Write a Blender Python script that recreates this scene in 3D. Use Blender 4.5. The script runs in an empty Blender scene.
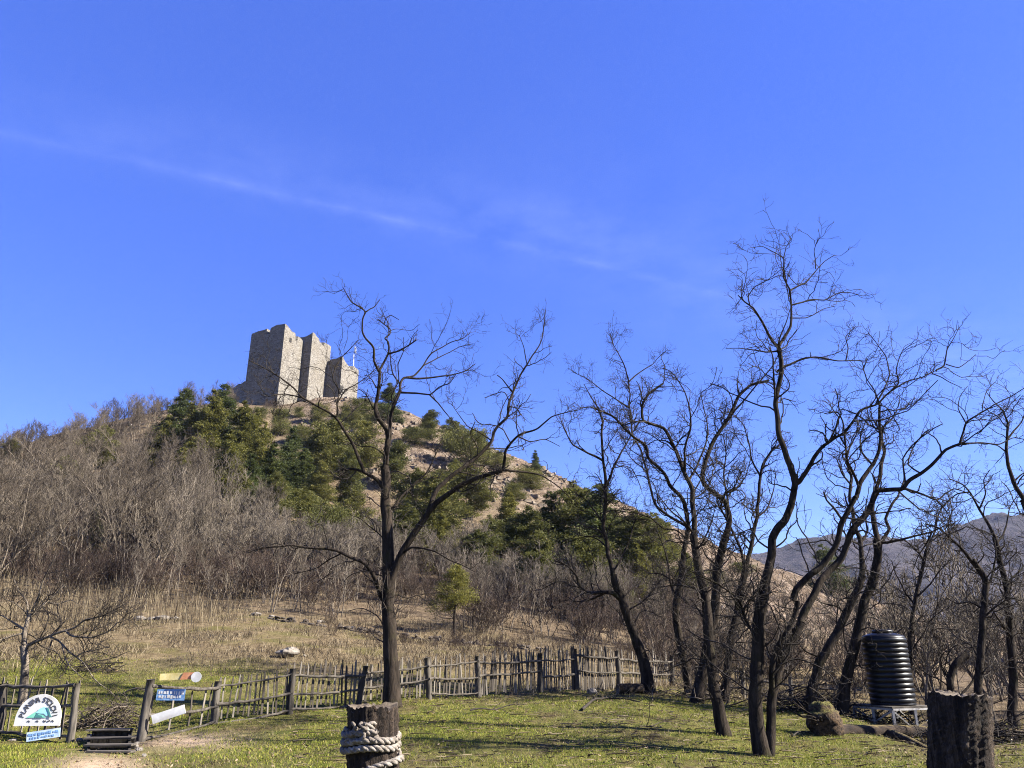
import bpy, math, random
import numpy as np

SC = bpy.context.scene
COL = SC.collection
R = math.radians

# ------------------------------------------------------------------ camera, sky, sun, exposure
PITCH = R(19.7)
FPX = 769.0
EYE = 1.6
cam = bpy.data.cameras.new('camera')
cam.sensor_width = 36.0
cam.lens = FPX / 1024 * 36
cam.clip_start = 0.05
cam.clip_end = 8000
camo = bpy.data.objects.new('camera', cam)
camo.location = (0, 0, EYE)
camo.rotation_euler = (R(90) + PITCH, 0, 0)
COL.objects.link(camo)
SC.camera = camo

SUN_EL = R(36)
SUN_DIR = np.array([1.0, -0.12])
SUN_DIR /= np.linalg.norm(SUN_DIR)
SUN_AZ = math.atan2(SUN_DIR[0], SUN_DIR[1])       # clockwise from +Y

world = bpy.data.worlds.new('World')
SC.world = world
world.use_nodes = True
nt = world.node_tree
nt.nodes.clear()
N, LK = nt.nodes.new, nt.links.new
w_out = N('ShaderNodeOutputWorld')
w_bg = N('ShaderNodeBackground')
w_sky = N('ShaderNodeTexSky')
w_sky.sky_type = 'NISHITA'
w_sky.sun_disc = False
w_sky.sun_elevation = SUN_EL
w_sky.sun_rotation = SUN_AZ
w_sky.altitude = 300
w_sky.air_density = 1.0
w_sky.dust_density = 0.25
w_sky.ozone_density = 3.0
w_hs = N('ShaderNodeHueSaturation')
w_hs.inputs['Saturation'].default_value = 1.31
w_hs.inputs['Hue'].default_value = 0.53
w_hs.inputs['Value'].default_value = 1.32
# thin cirrus streaks, laid out in the direction of the sky
w_tc = N('ShaderNodeTexCoord')
w_bg.inputs['Strength'].default_value = 0.055
LK(w_sky.outputs['Color'], w_hs.inputs['Color'])


def wmath(op, a, b=None, c=None):
    m = N('ShaderNodeMath')
    m.operation = op
    for i, v in enumerate((a, b, c)):
        if v is None:
            continue
        if isinstance(v, (int, float)):
            m.inputs[i].default_value = v
        else:
            LK(v, m.inputs[i])
    return m.outputs[0]


w_sep = N('ShaderNodeSeparateXYZ')
LK(w_tc.outputs['Generated'], w_sep.inputs[0])
# project the direction on a high flat layer: u = x/z, v = y/z
zc = wmath('MAXIMUM', w_sep.outputs['Z'], 0.05)
cu = wmath('DIVIDE', w_sep.outputs['X'], zc)
cv = wmath('DIVIDE', w_sep.outputs['Y'], zc)
w_comb = N('ShaderNodeCombineXYZ')
LK(cu, w_comb.inputs[0])
LK(cv, w_comb.inputs[1])
w_n = N('ShaderNodeTexNoise')
w_n.inputs['Scale'].default_value = 5.0
w_n.inputs['Detail'].default_value = 7
w_n.inputs['Roughness'].default_value = 0.62
LK(w_comb.outputs[0], w_n.inputs['Vector'])
w_n2 = N('ShaderNodeTexNoise')
w_n2.inputs['Scale'].default_value = 0.9
w_n2.inputs['Detail'].default_value = 3
LK(w_comb.outputs[0], w_n2.inputs['Vector'])
CLOUD = {}


def streak(u0, v0, u1, v1, width, wob):
    """soft band along the line (u0,v0)-(u1,v1) of the high layer"""
    dx, dy = u1 - u0, v1 - v0
    L = math.hypot(dx, dy)
    nx, ny = -dy / L, dx / L
    d = wmath('ADD', wmath('MULTIPLY', cu, nx), wmath('MULTIPLY', cv, ny))
    d = wmath('SUBTRACT', d, u0 * nx + v0 * ny)
    d = wmath('ADD', d, wmath('MULTIPLY', wmath('SUBTRACT', w_n2.outputs['Fac'], 0.5), wob))
    d = wmath('DIVIDE', wmath('ABSOLUTE', d), width)
    g = wmath('SUBTRACT', 1.0, d)
    g = wmath('MAXIMUM', g, 0.0)
    t = wmath('ADD', wmath('MULTIPLY', cu, dx / L), wmath('MULTIPLY', cv, dy / L))
    t = wmath('SUBTRACT', t, (u0 * dx + v0 * dy) / L)
    t = wmath('DIVIDE', t, L)
    e = wmath('MULTIPLY', wmath('MULTIPLY', t, wmath('SUBTRACT', 1.0, t)), 4.0)
    e = wmath('MAXIMUM', e, 0.0)
    return wmath('MULTIPLY', wmath('POWER', g, 1.6), wmath('POWER', e, 0.6))


def layer_uv(px, py):
    dx, dy = (px - 512) / FPX, (384 - py) / FPX
    d = (dx, math.cos(PITCH) - dy * math.sin(PITCH), math.sin(PITCH) + dy * math.cos(PITCH))
    return d[0] / d[2], d[1] / d[2]


s1 = streak(*layer_uv(-140, 100), *layer_uv(780, 306), 0.042, 0.07)
s2 = streak(*layer_uv(-120, 80), *layer_uv(640, 260), 0.26, 0.22)
s3 = streak(*layer_uv(420, 180), *layer_uv(1150, 420), 0.60, 0.50)
tot = wmath('ADD', wmath('MULTIPLY', s1, 0.08), wmath('MULTIPLY', s2, 0.06))
tot = wmath('ADD', tot, wmath('MULTIPLY', s3, 0.08))
tex = wmath('MULTIPLY', wmath('MAXIMUM', wmath('SUBTRACT', w_n.outputs['Fac'], 0.33), 0.0), 2.8)
cloud = wmath('MINIMUM', wmath('MULTIPLY', tot, tex), 0.5)
w_mix = N('ShaderNodeMixRGB')
w_mix.inputs['Color2'].default_value = (4.6, 5.3, 8.4, 1)
LK(cloud, w_mix.inputs['Fac'])
# the clear winter sky is more even than the model's bright horizon
w_even = N('ShaderNodeMixRGB')
w_even.inputs['Fac'].default_value = 0.44
w_even.inputs['Color2'].default_value = (0.52, 1.02, 3.75, 1)
LK(w_hs.outputs['Color'], w_even.inputs['Color1'])
LK(w_even.outputs['Color'], w_mix.inputs['Color1'])
LK(w_mix.outputs['Color'], w_bg.inputs['Color'])
LK(w_bg.outputs[0], w_out.inputs['Surface'])

sun = bpy.data.lights.new('sun', 'SUN')
sun.energy = 5.0
sun.angle = R(0.53)
sun.color = (1.0, 0.94, 0.84)
suno = bpy.data.objects.new('sun', sun)
suno.rotation_euler = (R(90) - SUN_EL, 0, math.atan2(SUN_DIR[0], -SUN_DIR[1]))
COL.objects.link(suno)

SC.view_settings.view_transform = 'Standard'
SC.view_settings.look = 'None'
SC.view_settings.gamma = 1.0
SC.view_settings.exposure = 2.18
SC.view_settings.use_curve_mapping = False
SC.cycles.max_bounces = 5
SC.cycles.diffuse_bounces = 1
SC.cycles.transparent_max_bounces = 4
SC.cycles.use_denoising = True
SC.cycles.denoising_input_passes = 'RGB_ALBEDO_NORMAL'
SC.cycles.denoising_prefilter = 'NONE'
SC.cycles.filter_width = 1.05

# ------------------------------------------------------------------ helpers
CP, SP = math.cos(PITCH), math.sin(PITCH)


def at(px, py, Y):
    """world point seen at pixel (px, py) that stands Y metres ahead of the camera"""
    px = np.asarray(px, float)
    py = np.asarray(py, float)
    Y = np.asarray(Y, float)
    dx, dy = (px - 512) / FPX, (384 - py) / FPX
    fy = CP - dy * SP
    fz = SP + dy * CP
    s = Y / fy
    return np.stack([dx * s, Y + 0 * dx, EYE + fz * s], -1)


def pix(p):
    p = np.asarray(p, float)
    x, y, z = p[..., 0], p[..., 1], p[..., 2] - EYE
    d = y * CP + z * SP
    u = -y * SP + z * CP
    return 512 + FPX * x / d, 384 - FPX * u / d


def tag(o, label=None, cat=None, group=None, kind=None):
    if label:
        o['label'] = label
    if cat:
        o['category'] = cat
    if group:
        o['group'] = group
    if kind:
        o['kind'] = kind
    return o


def empty(name, loc, label, cat, group=None, rotz=0.0):
    o = bpy.data.objects.new(name, None)
    o.empty_display_size = 0.2
    o.location = [float(v) for v in loc]
    o.rotation_euler = (0, 0, rotz)
    COL.objects.link(o)
    return tag(o, label, cat, group)


def nrm(a):
    return a / np.maximum(np.linalg.norm(a, axis=-1, keepdims=True), 1e-9)


class MB:
    def __init__(self):
        self.v, self.q, self.t, self.n = [], [], [], 0

    def add(self, v, quads=None, tris=None):
        v = np.asarray(v, float).reshape(-1, 3)
        if quads is not None and len(quads):
            self.q.append(np.asarray(quads, np.int64).reshape(-1, 4) + self.n)
        if tris is not None and len(tris):
            self.t.append(np.asarray(tris, np.int64).reshape(-1, 3) + self.n)
        self.v.append(v)
        self.n += len(v)

    def tubes(self, P, Rr, S, cap=False, lump=0.0, rng=None):
        P = np.asarray(P, float)
        Rr = np.asarray(Rr, float)
        if P.ndim == 2:
            P, Rr = P[None], Rr[None]
        M, n, _ = P.shape
        if M == 0:
            return
        T = nrm(np.gradient(P, axis=1))
        D = nrm(P[:, -1] - P[:, 0])
        ref = np.where(np.abs(D[:, 2:3]) < 0.8, np.array([[0, 0, 1.0]]), np.array([[1.0, 0, 0]]))
        ref = nrm(np.cross(D, ref))[:, None, :]
        U = nrm(ref - T * np.sum(T * ref, -1, keepdims=True))
        V = np.cross(T, U)
        a = np.arange(S) * 2 * math.pi / S
        rr = Rr[:, :, None] * np.ones((1, 1, S))
        if lump and rng is not None:
            k = rng.uniform(-1, 1, (M, n, S))
            for _ in range(2):
                k = 0.25 * (np.roll(k, 1, 2) + np.roll(k, -1, 2)) + 0.5 * k
                k[:, 1:-1] = 0.3 * (k[:, :-2] + k[:, 2:]) + 0.4 * k[:, 1:-1]
            rr = rr * (1 + lump * k)
        X = (P[:, :, None, :] + rr[..., None] * (np.cos(a)[None, None, :, None] * U[:, :, None, :]
                                               + np.sin(a)[None, None, :, None] * V[:, :, None, :]))
        base = np.arange(M)[:, None, None] * (n * S)
        i = np.arange(n - 1)[None, :, None] * S
        j = np.arange(S)[None, None, :]
        j2 = (j + 1) % S
        q = np.stack([base + i + j, base + i + j2, base + i + S + j2, base + i + S + j], -1).reshape(-1, 4)
        q = q[:, ::-1]
        tr = None
        vv = X.reshape(-1, 3)
        if cap:
            # fan caps at both ends
            tr = []
            ex = []
            for m in range(M):
                c0 = M * n * S + 2 * m
                ex += [P[m, 0], P[m, -1]]
                b0, b1 = m * n * S, m * n * S + (n - 1) * S
                for k2 in range(S):
                    tr.append((c0, b0 + k2, b0 + (k2 + 1) % S))
                    tr.append((c0 + 1, b1 + (k2 + 1) % S, b1 + k2))
            vv = np.concatenate([vv, np.array(ex)])
            tr = np.array(tr)[:, ::-1]
        self.add(vv, q, tr)

    def box(self, c, size, rot=None, jitter=0.0, rng=None):
        """box centred at c with full size, rot = 3x3"""
        s = np.array([[x, y, z] for x in (-.5, .5) for y in (-.5, .5) for z in (-.5, .5)]) * np.asarray(size, float)
        if jitter and rng is not None:
            s = s + rng.uniform(-jitter, jitter, s.shape)
        if rot is not None:
            s = s @ np.asarray(rot).T
        f = [(0, 1, 3, 2), (4, 6, 7, 5), (0, 4, 5, 1), (2, 3, 7, 6), (0, 2, 6, 4), (1, 5, 7, 3)]
        self.add(s + np.asarray(c, float), f)

    def bar(self, a, b, w, h, up=(0, 0, 1), **k):
        """rectangular bar from a to b; w across, h along up"""
        a, b = np.asarray(a, float), np.asarray(b, float)
        d = b - a
        L = np.linalg.norm(d)
        x = d / L
        y = np.cross(np.asarray(up, float), x)
        y /= np.linalg.norm(y)
        z = np.cross(x, y)
        self.box((a + b) / 2, (L, w, h), np.stack([x, y, z], 1), **k)

    def build(self, name, mat, parent=None, origin=None, smooth=True, link=True, attrs=None):
        v = np.concatenate(self.v) if self.v else np.zeros((0, 3))
        if origin is not None:
            v = v - np.asarray(origin, float)
        q = np.concatenate(self.q) if self.q else np.zeros((0, 4), np.int64)
        t = np.concatenate(self.t) if self.t else np.zeros((0, 3), np.int64)
        me = bpy.data.meshes.new(name)
        me.vertices.add(len(v))
        me.vertices.foreach_set('co', v.astype(np.float32).ravel())
        nl = q.size + t.size
        me.loops.add(nl)
        me.loops.foreach_set('vertex_index', np.concatenate([q.ravel(), t.ravel()]).astype(np.int32))
        me.polygons.add(len(q) + len(t))
        st = np.concatenate([np.arange(len(q)) * 4, q.size + np.arange(len(t)) * 3]).astype(np.int32)
        me.polygons.foreach_set('loop_start', st)
        me.polygons.foreach_set('use_smooth', np.full(len(q) + len(t), bool(smooth)))
        if attrs:
            for k, val in attrs.items():
                a = me.attributes.new(k, 'FLOAT', 'POINT')
                a.data.foreach_set('value', np.asarray(val, np.float32))
        me.update(calc_edges=True)
        if mat:
            me.materials.append(mat)
        o = bpy.data.objects.new(name, me)
        if link:
            COL.objects.link(o)
        if parent:
            o.parent = parent
        elif origin is not None:
            o.location = [float(x) for x in origin]
        return o


def copy_tree(o, parent=None):
    c = o.copy()
    COL.objects.link(c)
    if parent:
        c.parent = parent
    for ch in o.children:
        copy_tree(ch, c)
    return c


# ---- materials
def newmat(name):
    m = bpy.data.materials.new(name)
    m.use_nodes = True
    t = m.node_tree
    b = t.nodes['Principled BSDF']
    b.inputs['Roughness'].default_value = 0.85
    b.inputs['Specular IOR Level'].default_value = 0.25
    return m, t, b


def ramp(t, fac, stops):
    r = t.nodes.new('ShaderNodeValToRGB')
    e = r.color_ramp.elements
    while len(e) < len(stops):
        e.new(0.5)
    for el, (p, c) in zip(e, stops):
        el.position = p
        el.color = (*c, 1)
    t.links.new(fac, r.inputs[0])
    return r.outputs[0]


def noise(t, scale, detail=4, rough=0.55, coord='Object', stretch=None, dist=0.0):
    n = t.nodes.new('ShaderNodeTexNoise')
    n.inputs['Scale'].default_value = scale
    n.inputs['Detail'].default_value = detail
    n.inputs['Roughness'].default_value = rough
    n.inputs['Distortion'].default_value = dist
    if coord == 'Position':
        src = t.nodes.new('ShaderNodeNewGeometry').outputs['Position']
    else:
        src = t.nodes.new('ShaderNodeTexCoord').outputs[coord]
    if stretch:
        mp = t.nodes.new('ShaderNodeMapping')
        mp.inputs['Scale'].default_value = stretch
        t.links.new(src, mp.inputs['Vector'])
        src = mp.outputs[0]
    t.links.new(src, n.inputs['Vector'])
    return n.outputs['Fac']


def mixc(t, fac, a, b, mode='MIX'):
    m = t.nodes.new('ShaderNodeMixRGB')
    m.blend_type = mode
    for i, v in zip((0, 1, 2), (fac, a, b)):
        if isinstance(v, (int, float)):
            m.inputs[i].default_value = v
        elif isinstance(v, tuple):
            m.inputs[i].default_value = (*v, 1)
        else:
            t.links.new(v, m.inputs[i])
    return m.outputs[0]


def tmath(t, op, a, b=None, clamp=False):
    m = t.nodes.new('ShaderNodeMath')
    m.operation = op
    m.use_clamp = clamp
    for i, v in enumerate((a, b)):
        if v is None:
            continue
        if isinstance(v, (int, float)):
            m.inputs[i].default_value = v
        else:
            t.links.new(v, m.inputs[i])
    return m.outputs[0]


def bump(t, b, h, strength, dist):
    n = t.nodes.new('ShaderNodeBump')
    n.inputs['Strength'].default_value = strength
    n.inputs['Distance'].default_value = dist
    t.links.new(h, n.inputs['Height'])
    t.links.new(n.outputs[0], b.inputs['Normal'])


def noisy(name, c0, c1, scale, stretch=None, bstr=0.6, bdist=0.02, rough=0.9, detail=6, lo=0.35, hi=0.65, c2=None, coord='Object'):
    m, t, b = newmat(name)
    f = noise(t, scale, detail, 0.62, coord, stretch)
    stops = [(lo, c0), (hi, c1)]
    col = ramp(t, f, stops)
    if c2:
        f2 = noise(t, scale * 0.17, 4, 0.6, coord)
        col = mixc(t, ramp(t, f2, [(0.48, (0, 0, 0)), (0.62, (1, 1, 1))]), col, c2)
    t.links.new(col, b.inputs['Base Color'])
    b.inputs['Roughness'].default_value = rough
    if bstr:
        bump(t, b, f, bstr, bdist)
    return m


def island(name, stops, rough=0.8, transl=0.0, objvar=0.0, spec=0.2):
    """colour picked per loose piece (blade, leaf) and shifted per object"""
    m, t, b = newmat(name)
    g = t.nodes.new('ShaderNodeNewGeometry')
    f = g.outputs['Random Per Island']
    if objvar:
        oi = t.nodes.new('ShaderNodeObjectInfo')
        f = tmath(t, 'ADD', tmath(t, 'MULTIPLY', f, 1 - objvar), tmath(t, 'MULTIPLY', oi.outputs['Random'], objvar))
    col = ramp(t, f, stops)
    t.links.new(col, b.inputs['Base Color'])
    b.inputs['Roughness'].default_value = rough
    b.inputs['Specular IOR Level'].default_value = spec
    if transl:
        tr = t.nodes.new('ShaderNodeBsdfTranslucent')
        t.links.new(col, tr.inputs['Color'])
        mx = t.nodes.new('ShaderNodeMixShader')
        mx.inputs[0].default_value = transl
        t.links.new(b.outputs[0], mx.inputs[1])
        t.links.new(tr.outputs[0], mx.inputs[2])
        t.links.new(mx.outputs[0], t.nodes['Material Output'].inputs['Surface'])
    return m


def bark(name, c0, c1, moss=None, scale=9):
    m, t, b = newmat(name)
    f = noise(t, scale, 7, 0.7, 'Object', (1, 1, 0.22), 0.6)
    col = ramp(t, f, [(0.36, c0), (0.62, c1)])
    if moss:
        f2 = noise(t, 2.2, 4, 0.6)
        col = mixc(t, ramp(t, f2, [(0.55, (0, 0, 0)), (0.7, (0.7, 0.7, 0.7))]), col, moss)
    t.links.new(col, b.inputs['Base Color'])
    b.inputs['Roughness'].default_value = 0.95
    b.inputs['Specular IOR Level'].default_value = 0.1
    bump(t, b, f, 1.0, 0.05)
    return m


M = {}
M['bark'] = bark('dark_bark', (0.005915, 0.004648, 0.003549), (0.03549, 0.02704, 0.02028), (0.03042, 0.02789, 0.01098))
M['twig'] = noisy('twig_bark', (0.00975, 0.007313, 0.005687), (0.03087, 0.02356, 0.01706), 6, bstr=0)
M['bark_grey'] = bark('grey_bark', (0.03, 0.024, 0.019), (0.20, 0.165, 0.125))
M['twig_grey'] = island('grey_twigs', [(0, (0.01312, 0.00984, 0.00656)), (0.5, (0.0533, 0.041, 0.0287)), (1, (0.1722, 0.141, 0.105))], 0.9, objvar=0.5)
M['twig_pale'] = island('pale_twigs', [(0, (0.03375, 0.02625, 0.01875)), (0.5, (0.08625, 0.06975, 0.051)), (1, (0.195, 0.165, 0.1275))], 0.9, objvar=0.4)
M['twig_brown'] = island('brown_twigs', [(0, (0.0112, 0.0072, 0.0056)), (0.5, (0.036, 0.024, 0.0176)), (1, (0.1, 0.0736, 0.0544))], 0.9, objvar=0.5)
M['straw'] = island('straw', [(0, (0.0352, 0.02464, 0.01408)), (0.5, (0.1012, 0.0748, 0.04224)), (1, (0.2464, 0.2024, 0.1276))], 0.75, 0.25)
M['grass'] = island('grass', [(0, (0.046, 0.069, 0.0069)), (0.35, (0.1207, 0.1495, 0.01265)), (0.75, (0.2185, 0.2185, 0.0253)), (1, (0.276, 0.23, 0.069))], 0.6, 0.25)
M['fir'] = island('fir_needles', [(0, (0.022, 0.033, 0.010)), (0.6, (0.055, 0.068, 0.018)), (1, (0.11, 0.115, 0.028))], 0.7, 0.35, objvar=0.3)
M['cedar'] = island('cedar_needles', [(0, (0.045, 0.048, 0.012)), (0.5, (0.10, 0.098, 0.022)), (1, (0.19, 0.168, 0.036))], 0.7, 0.4, objvar=0.3)
M['juniper'] = island('juniper_needles', [(0, (0.042, 0.047, 0.014)), (0.6, (0.095, 0.096, 0.025)), (1, (0.17, 0.15, 0.042))], 0.7, 0.35, objvar=0.4)
M['ivy'] = island('ivy_leaves', [(0, (0.02, 0.04, 0.008)), (1, (0.10, 0.13, 0.02))], 0.5, 0.2)
M['leaf'] = island('dead_leaves', [(0, (0.04, 0.024, 0.013)), (0.6, (0.11, 0.07, 0.038)), (1, (0.22, 0.165, 0.11))], 0.8)
M['wood_grey'] = noisy('weathered_wood', (0.0252, 0.0216, 0.01728), (0.1152, 0.09936, 0.0792), 14, (1, 1, 0.12), 0.7, 0.012)
M['wood_rail'] = noisy('weathered_rail', (0.0216, 0.018, 0.0144), (0.1008, 0.0864, 0.0684), 16, (0.12, 1, 1), 0.7, 0.012)
M['wood_dark'] = noisy('dark_post_wood', (0.0126, 0.0105, 0.0084), (0.056, 0.0476, 0.0378), 14, (1, 1, 0.12), 0.8, 0.015)
M['white'] = noisy('white_paint', (0.46, 0.46, 0.44), (0.56, 0.56, 0.54), 6, bstr=0.1, bdist=0.003, rough=0.5, c2=(0.30, 0.28, 0.24))
M['blue'] = noisy('blue_paint', (0.08, 0.17, 0.34), (0.17, 0.29, 0.46), 9, bstr=0.1, bdist=0.003, rough=0.55)
M['paleblue'] = noisy('pale_blue_paint', (0.22, 0.32, 0.45), (0.45, 0.52, 0.60), 9, bstr=0.1, bdist=0.003, rough=0.55)
M['yellow'] = noisy('yellow_paint', (0.45, 0.36, 0.12), (0.55, 0.48, 0.24), 9, bstr=0.1, bdist=0.003, rough=0.55)
M['orange'] = noisy('orange_paint', (0.42, 0.15, 0.06), (0.48, 0.23, 0.12), 9, bstr=0.1, bdist=0.003, rough=0.55)
M['ink'] = noisy('dark_lettering', (0.03, 0.03, 0.035), (0.06, 0.06, 0.065), 9, bstr=0)
M['emb_green'] = noisy('emblem_green', (0.13, 0.42, 0.30), (0.18, 0.48, 0.36), 9, bstr=0)
M['emb_blue'] = noisy('emblem_blue', (0.20, 0.48, 0.55), (0.30, 0.58, 0.64), 9, bstr=0)
M['emb_dark'] = noisy('emblem_dark', (0.04, 0.15, 0.15), (0.06, 0.2, 0.2), 9, bstr=0)
M['metal'] = noisy('grey_painted_steel', (0.20, 0.19, 0.175), (0.32, 0.31, 0.29), 9, bstr=0.1, bdist=0.003, rough=0.5)
M['pole'] = noisy('white_pole', (0.7, 0.7, 0.7), (0.8, 0.8, 0.8), 4, bstr=0)
M['stone'] = noisy('field_stone', (0.0792, 0.0684, 0.054), (0.18, 0.1584, 0.1332), 5, None, 0.9, 0.05)
M['darkstone'] = noisy('shade_dark_stone', (0.022, 0.017, 0.012), (0.095, 0.075, 0.055), 4, None, 0.9, 0.05)  # kept dark to stand in for the shadow band on the bank
M['scree'] = noisy('scree_stone', (0.06, 0.046, 0.034), (0.19, 0.155, 0.118), 1.2, None, 0.9, 0.1)
M['rope'] = noisy('old_rope', (0.09, 0.075, 0.058), (0.27, 0.24, 0.205), 40, None, 0.9, 0.008, c2=(0.12, 0.10, 0.08))
M['cut'] = noisy('cut_wood', (0.04, 0.03, 0.022), (0.12, 0.095, 0.068), 30, None, 0.6, 0.01)

m, t, b = newmat('black_plastic')
f = noise(t, 5, 4)
t.links.new(ramp(t, f, [(0.3, (0.003, 0.003, 0.0035)), (0.7, (0.006, 0.006, 0.007))]), b.inputs['Base Color'])
b.inputs['Roughness'].default_value = 0.38
b.inputs['Specular IOR Level'].default_value = 0.28
M['plastic'] = m

# split bark of the foreground posts: deep vertical furrows
m, t, b = newmat('furrowed_bark')
f = noise(t, 22, 8, 0.7, 'Object', (1, 1, 0.10), 1.2)
f2 = noise(t, 55, 6, 0.7, 'Object', (1, 1, 0.35))
h = tmath(t, 'ADD', f, tmath(t, 'MULTIPLY', f2, 0.35))
col = ramp(t, h, [(0.50, (0.00434, 0.0031, 0.00248)), (0.66, (0.0279, 0.0186, 0.0124)), (0.82, (0.093, 0.06696, 0.0465))])
t.links.new(col, b.inputs['Base Color'])
b.inputs['Roughness'].default_value = 0.95
bump(t, b, h, 1.0, 0.06)
M['furrow'] = m

# castle masonry: rubble stones in rough courses
m, t, b = newmat('rubble_masonry')
tc = t.nodes.new('ShaderNodeTexCoord')
mp = t.nodes.new('ShaderNodeMapping')
mp.inputs['Scale'].default_value = (1, 1, 1.7)
t.links.new(tc.outputs['Object'], mp.inputs['Vector'])
vo = t.nodes.new('ShaderNodeTexVoronoi')
vo.inputs['Scale'].default_value = 2.2
t.links.new(mp.outputs[0], vo.inputs['Vector'])
ve = t.nodes.new('ShaderNodeTexVoronoi')
ve.feature = 'DISTANCE_TO_EDGE'
ve.inputs['Scale'].default_value = 2.2
t.links.new(mp.outputs[0], ve.inputs['Vector'])
sp = t.nodes.new('ShaderNodeSeparateColor')
t.links.new(vo.outputs['Color'], sp.inputs[0])
stone = ramp(t, sp.outputs[0], [(0, (0.080, 0.072, 0.060)), (0.4, (0.142, 0.130, 0.111)), (1, (0.205, 0.191, 0.167))])
joint = ramp(t, ve.outputs['Distance'], [(0.0, (0.0, 0.0, 0.0)), (0.10, (1, 1, 1))])
col = mixc(t, joint, (0.12, 0.106, 0.086), stone)
fl = noise(t, 0.22, 6, 0.65)
col = mixc(t, ramp(t, fl, [(0.42, (0, 0, 0)), (0.68, (0.75, 0.75, 0.75))]), col, (0.13, 0.112, 0.085))
fs = noise(t, 1.5, 5, 0.7)
col = mixc(t, ramp(t, fs, [(0.60, (0, 0, 0)), (0.66, (0.8, 0.8, 0.8))]), col, (0.07, 0.06, 0.046))
t.links.new(col, b.inputs['Base Color'])
bump(t, b, tmath(t, 'ADD', ve.outputs['Distance'], fs), 0.9, 0.25)
M['masonry'] = m

# ------------------------------------------------------------------ terrain
CTRL = [
    # lawn and fence line
    (-300, 765, 13), (60, 766, 13.0), (250, 766, 13.2), (420, 765, 13.3), (560, 764, 13.5), (763, 757, 14.6), (900, 768, 13.3), (1010, 768, 13.2), (1300, 766, 13.2),
    (20, 737, 16.8), (-200, 738, 17), (72, 742, 16.4), (140, 741, 16.4), (215, 723, 18.0), (290, 715, 19.0), (360, 707, 19.9), (392, 707, 19.6), (428, 701, 20.8),
    (478, 697, 21.8), (540, 692, 22.8), (577, 689, 23.8), (620, 687, 24.6), (649, 694, 22.6), (723, 736, 16.8), (697, 705, 21), (820, 735, 17.6),
    (812, 716, 20.0), (845, 720, 19.6), (893, 728, 20.5), (1000, 738, 19), (1250, 735, 19), (560, 735, 16.2), (640, 715, 18.8), (400, 735, 16.2),
    # meadow above the fence
    (-300, 680, 22), (20, 668, 23), (100, 664, 24), (200, 660, 25), (287, 656, 26), (400, 664, 26), (480, 668, 27), (560, 668, 29), (650, 674, 30), (740, 684, 30), (850, 694, 30), (960, 700, 30), (1250, 705, 30),
    (-300, 640, 32), (40, 628, 34), (150, 622, 36), (250, 618, 38), (340, 630, 37), (430, 640, 37), (520, 645, 38), (640, 655, 40), (760, 664, 40), (860, 672, 40), (960, 680, 40), (1250, 690, 40),
    # slope below the castle
    (-300, 560, 60), (100, 596, 46), (300, 598, 48), (430, 606, 48), (550, 622, 48), (680, 638, 50), (800, 650, 50), (950, 668, 50),
    (-300, 490, 90), (100, 520, 72), (300, 516, 80), (430, 532, 82), (550, 560, 80), (680, 592, 76), (800, 618, 76), (950, 650, 74),
    (-300, 460, 115), (100, 462, 105), (300, 452, 122), (430, 474, 122), (550, 505, 120), (680, 556, 110), (800, 592, 105), (950, 640, 100),
    # skyline of the castle hill
    (-300, 480, 125), (0, 452, 118), (60, 436, 126), (120, 422, 138), (180, 409, 150), (235, 404, 160), (280, 404, 164), (330, 400, 170), (360, 400, 172), (420, 420, 166),
    (480, 445, 160), (550, 473, 154), (600, 497, 148), (650, 518, 142), (700, 540, 136), (760, 566, 130), (820, 584, 126), (880, 607, 122), (960, 632, 118), (1024, 644, 116), (1300, 660, 116),
    # far side falls away
    (-300, 560, 200), (0, 520, 200), (120, 500, 210), (235, 450, 210), (330, 450, 220), (420, 490, 230), (550, 540, 230), (700, 600, 220), (820, 625, 220), (960, 650, 220), (1300, 662, 220),
    (-300, 645, 500), (120, 640, 500), (330, 635, 500), (550, 640, 500), (820, 650, 500), (1300, 656, 500),
    (-300, 658, 1500), (330, 658, 1500), (820, 658, 1500), (1300, 658, 1500),
]
_c = np.array(CTRL, float)
_p = at(_c[:, 0], _c[:, 1], _c[:, 2])
_p = np.concatenate([_p, [[x, y, 0] for y in (3.0, 6.0, 9.0) for x in (-0.9 * y, -0.3 * y, 0.3 * y, 0.9 * y)]])


def _feat(x, y):
    yy = np.maximum(y, 3.0)
    return np.stack([np.clip(x / yy, -1.2, 1.2) * 2.2, np.log(yy)], -1)


def _kern(a, b):
    d2 = np.sum((a[:, None] - b[None]) ** 2, -1)
    return np.sqrt(d2 + 0.012)


_F = _feat(_p[:, 0], _p[:, 1])
_val = (_p[:, 2] - EYE) / np.maximum(_p[:, 1], 3.0)
_A = _kern(_F, _F)
_nn = len(_F)
_S = np.zeros((_nn + 3, _nn + 3))
_S[:_nn, :_nn] = _A + 1e-4 * np.eye(_nn)
_S[:_nn, _nn] = _S[_nn, :_nn] = 1
_S[:_nn, _nn + 1:] = _F
_S[_nn + 1:, :_nn] = _F.T
_W = np.linalg.solve(_S, np.concatenate([_val, [0, 0, 0]]))

# smooth value noise for bumps
_rng0 = np.random.default_rng(5)
_TAB = _rng0.uniform(-1, 1, (256, 256))


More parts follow.
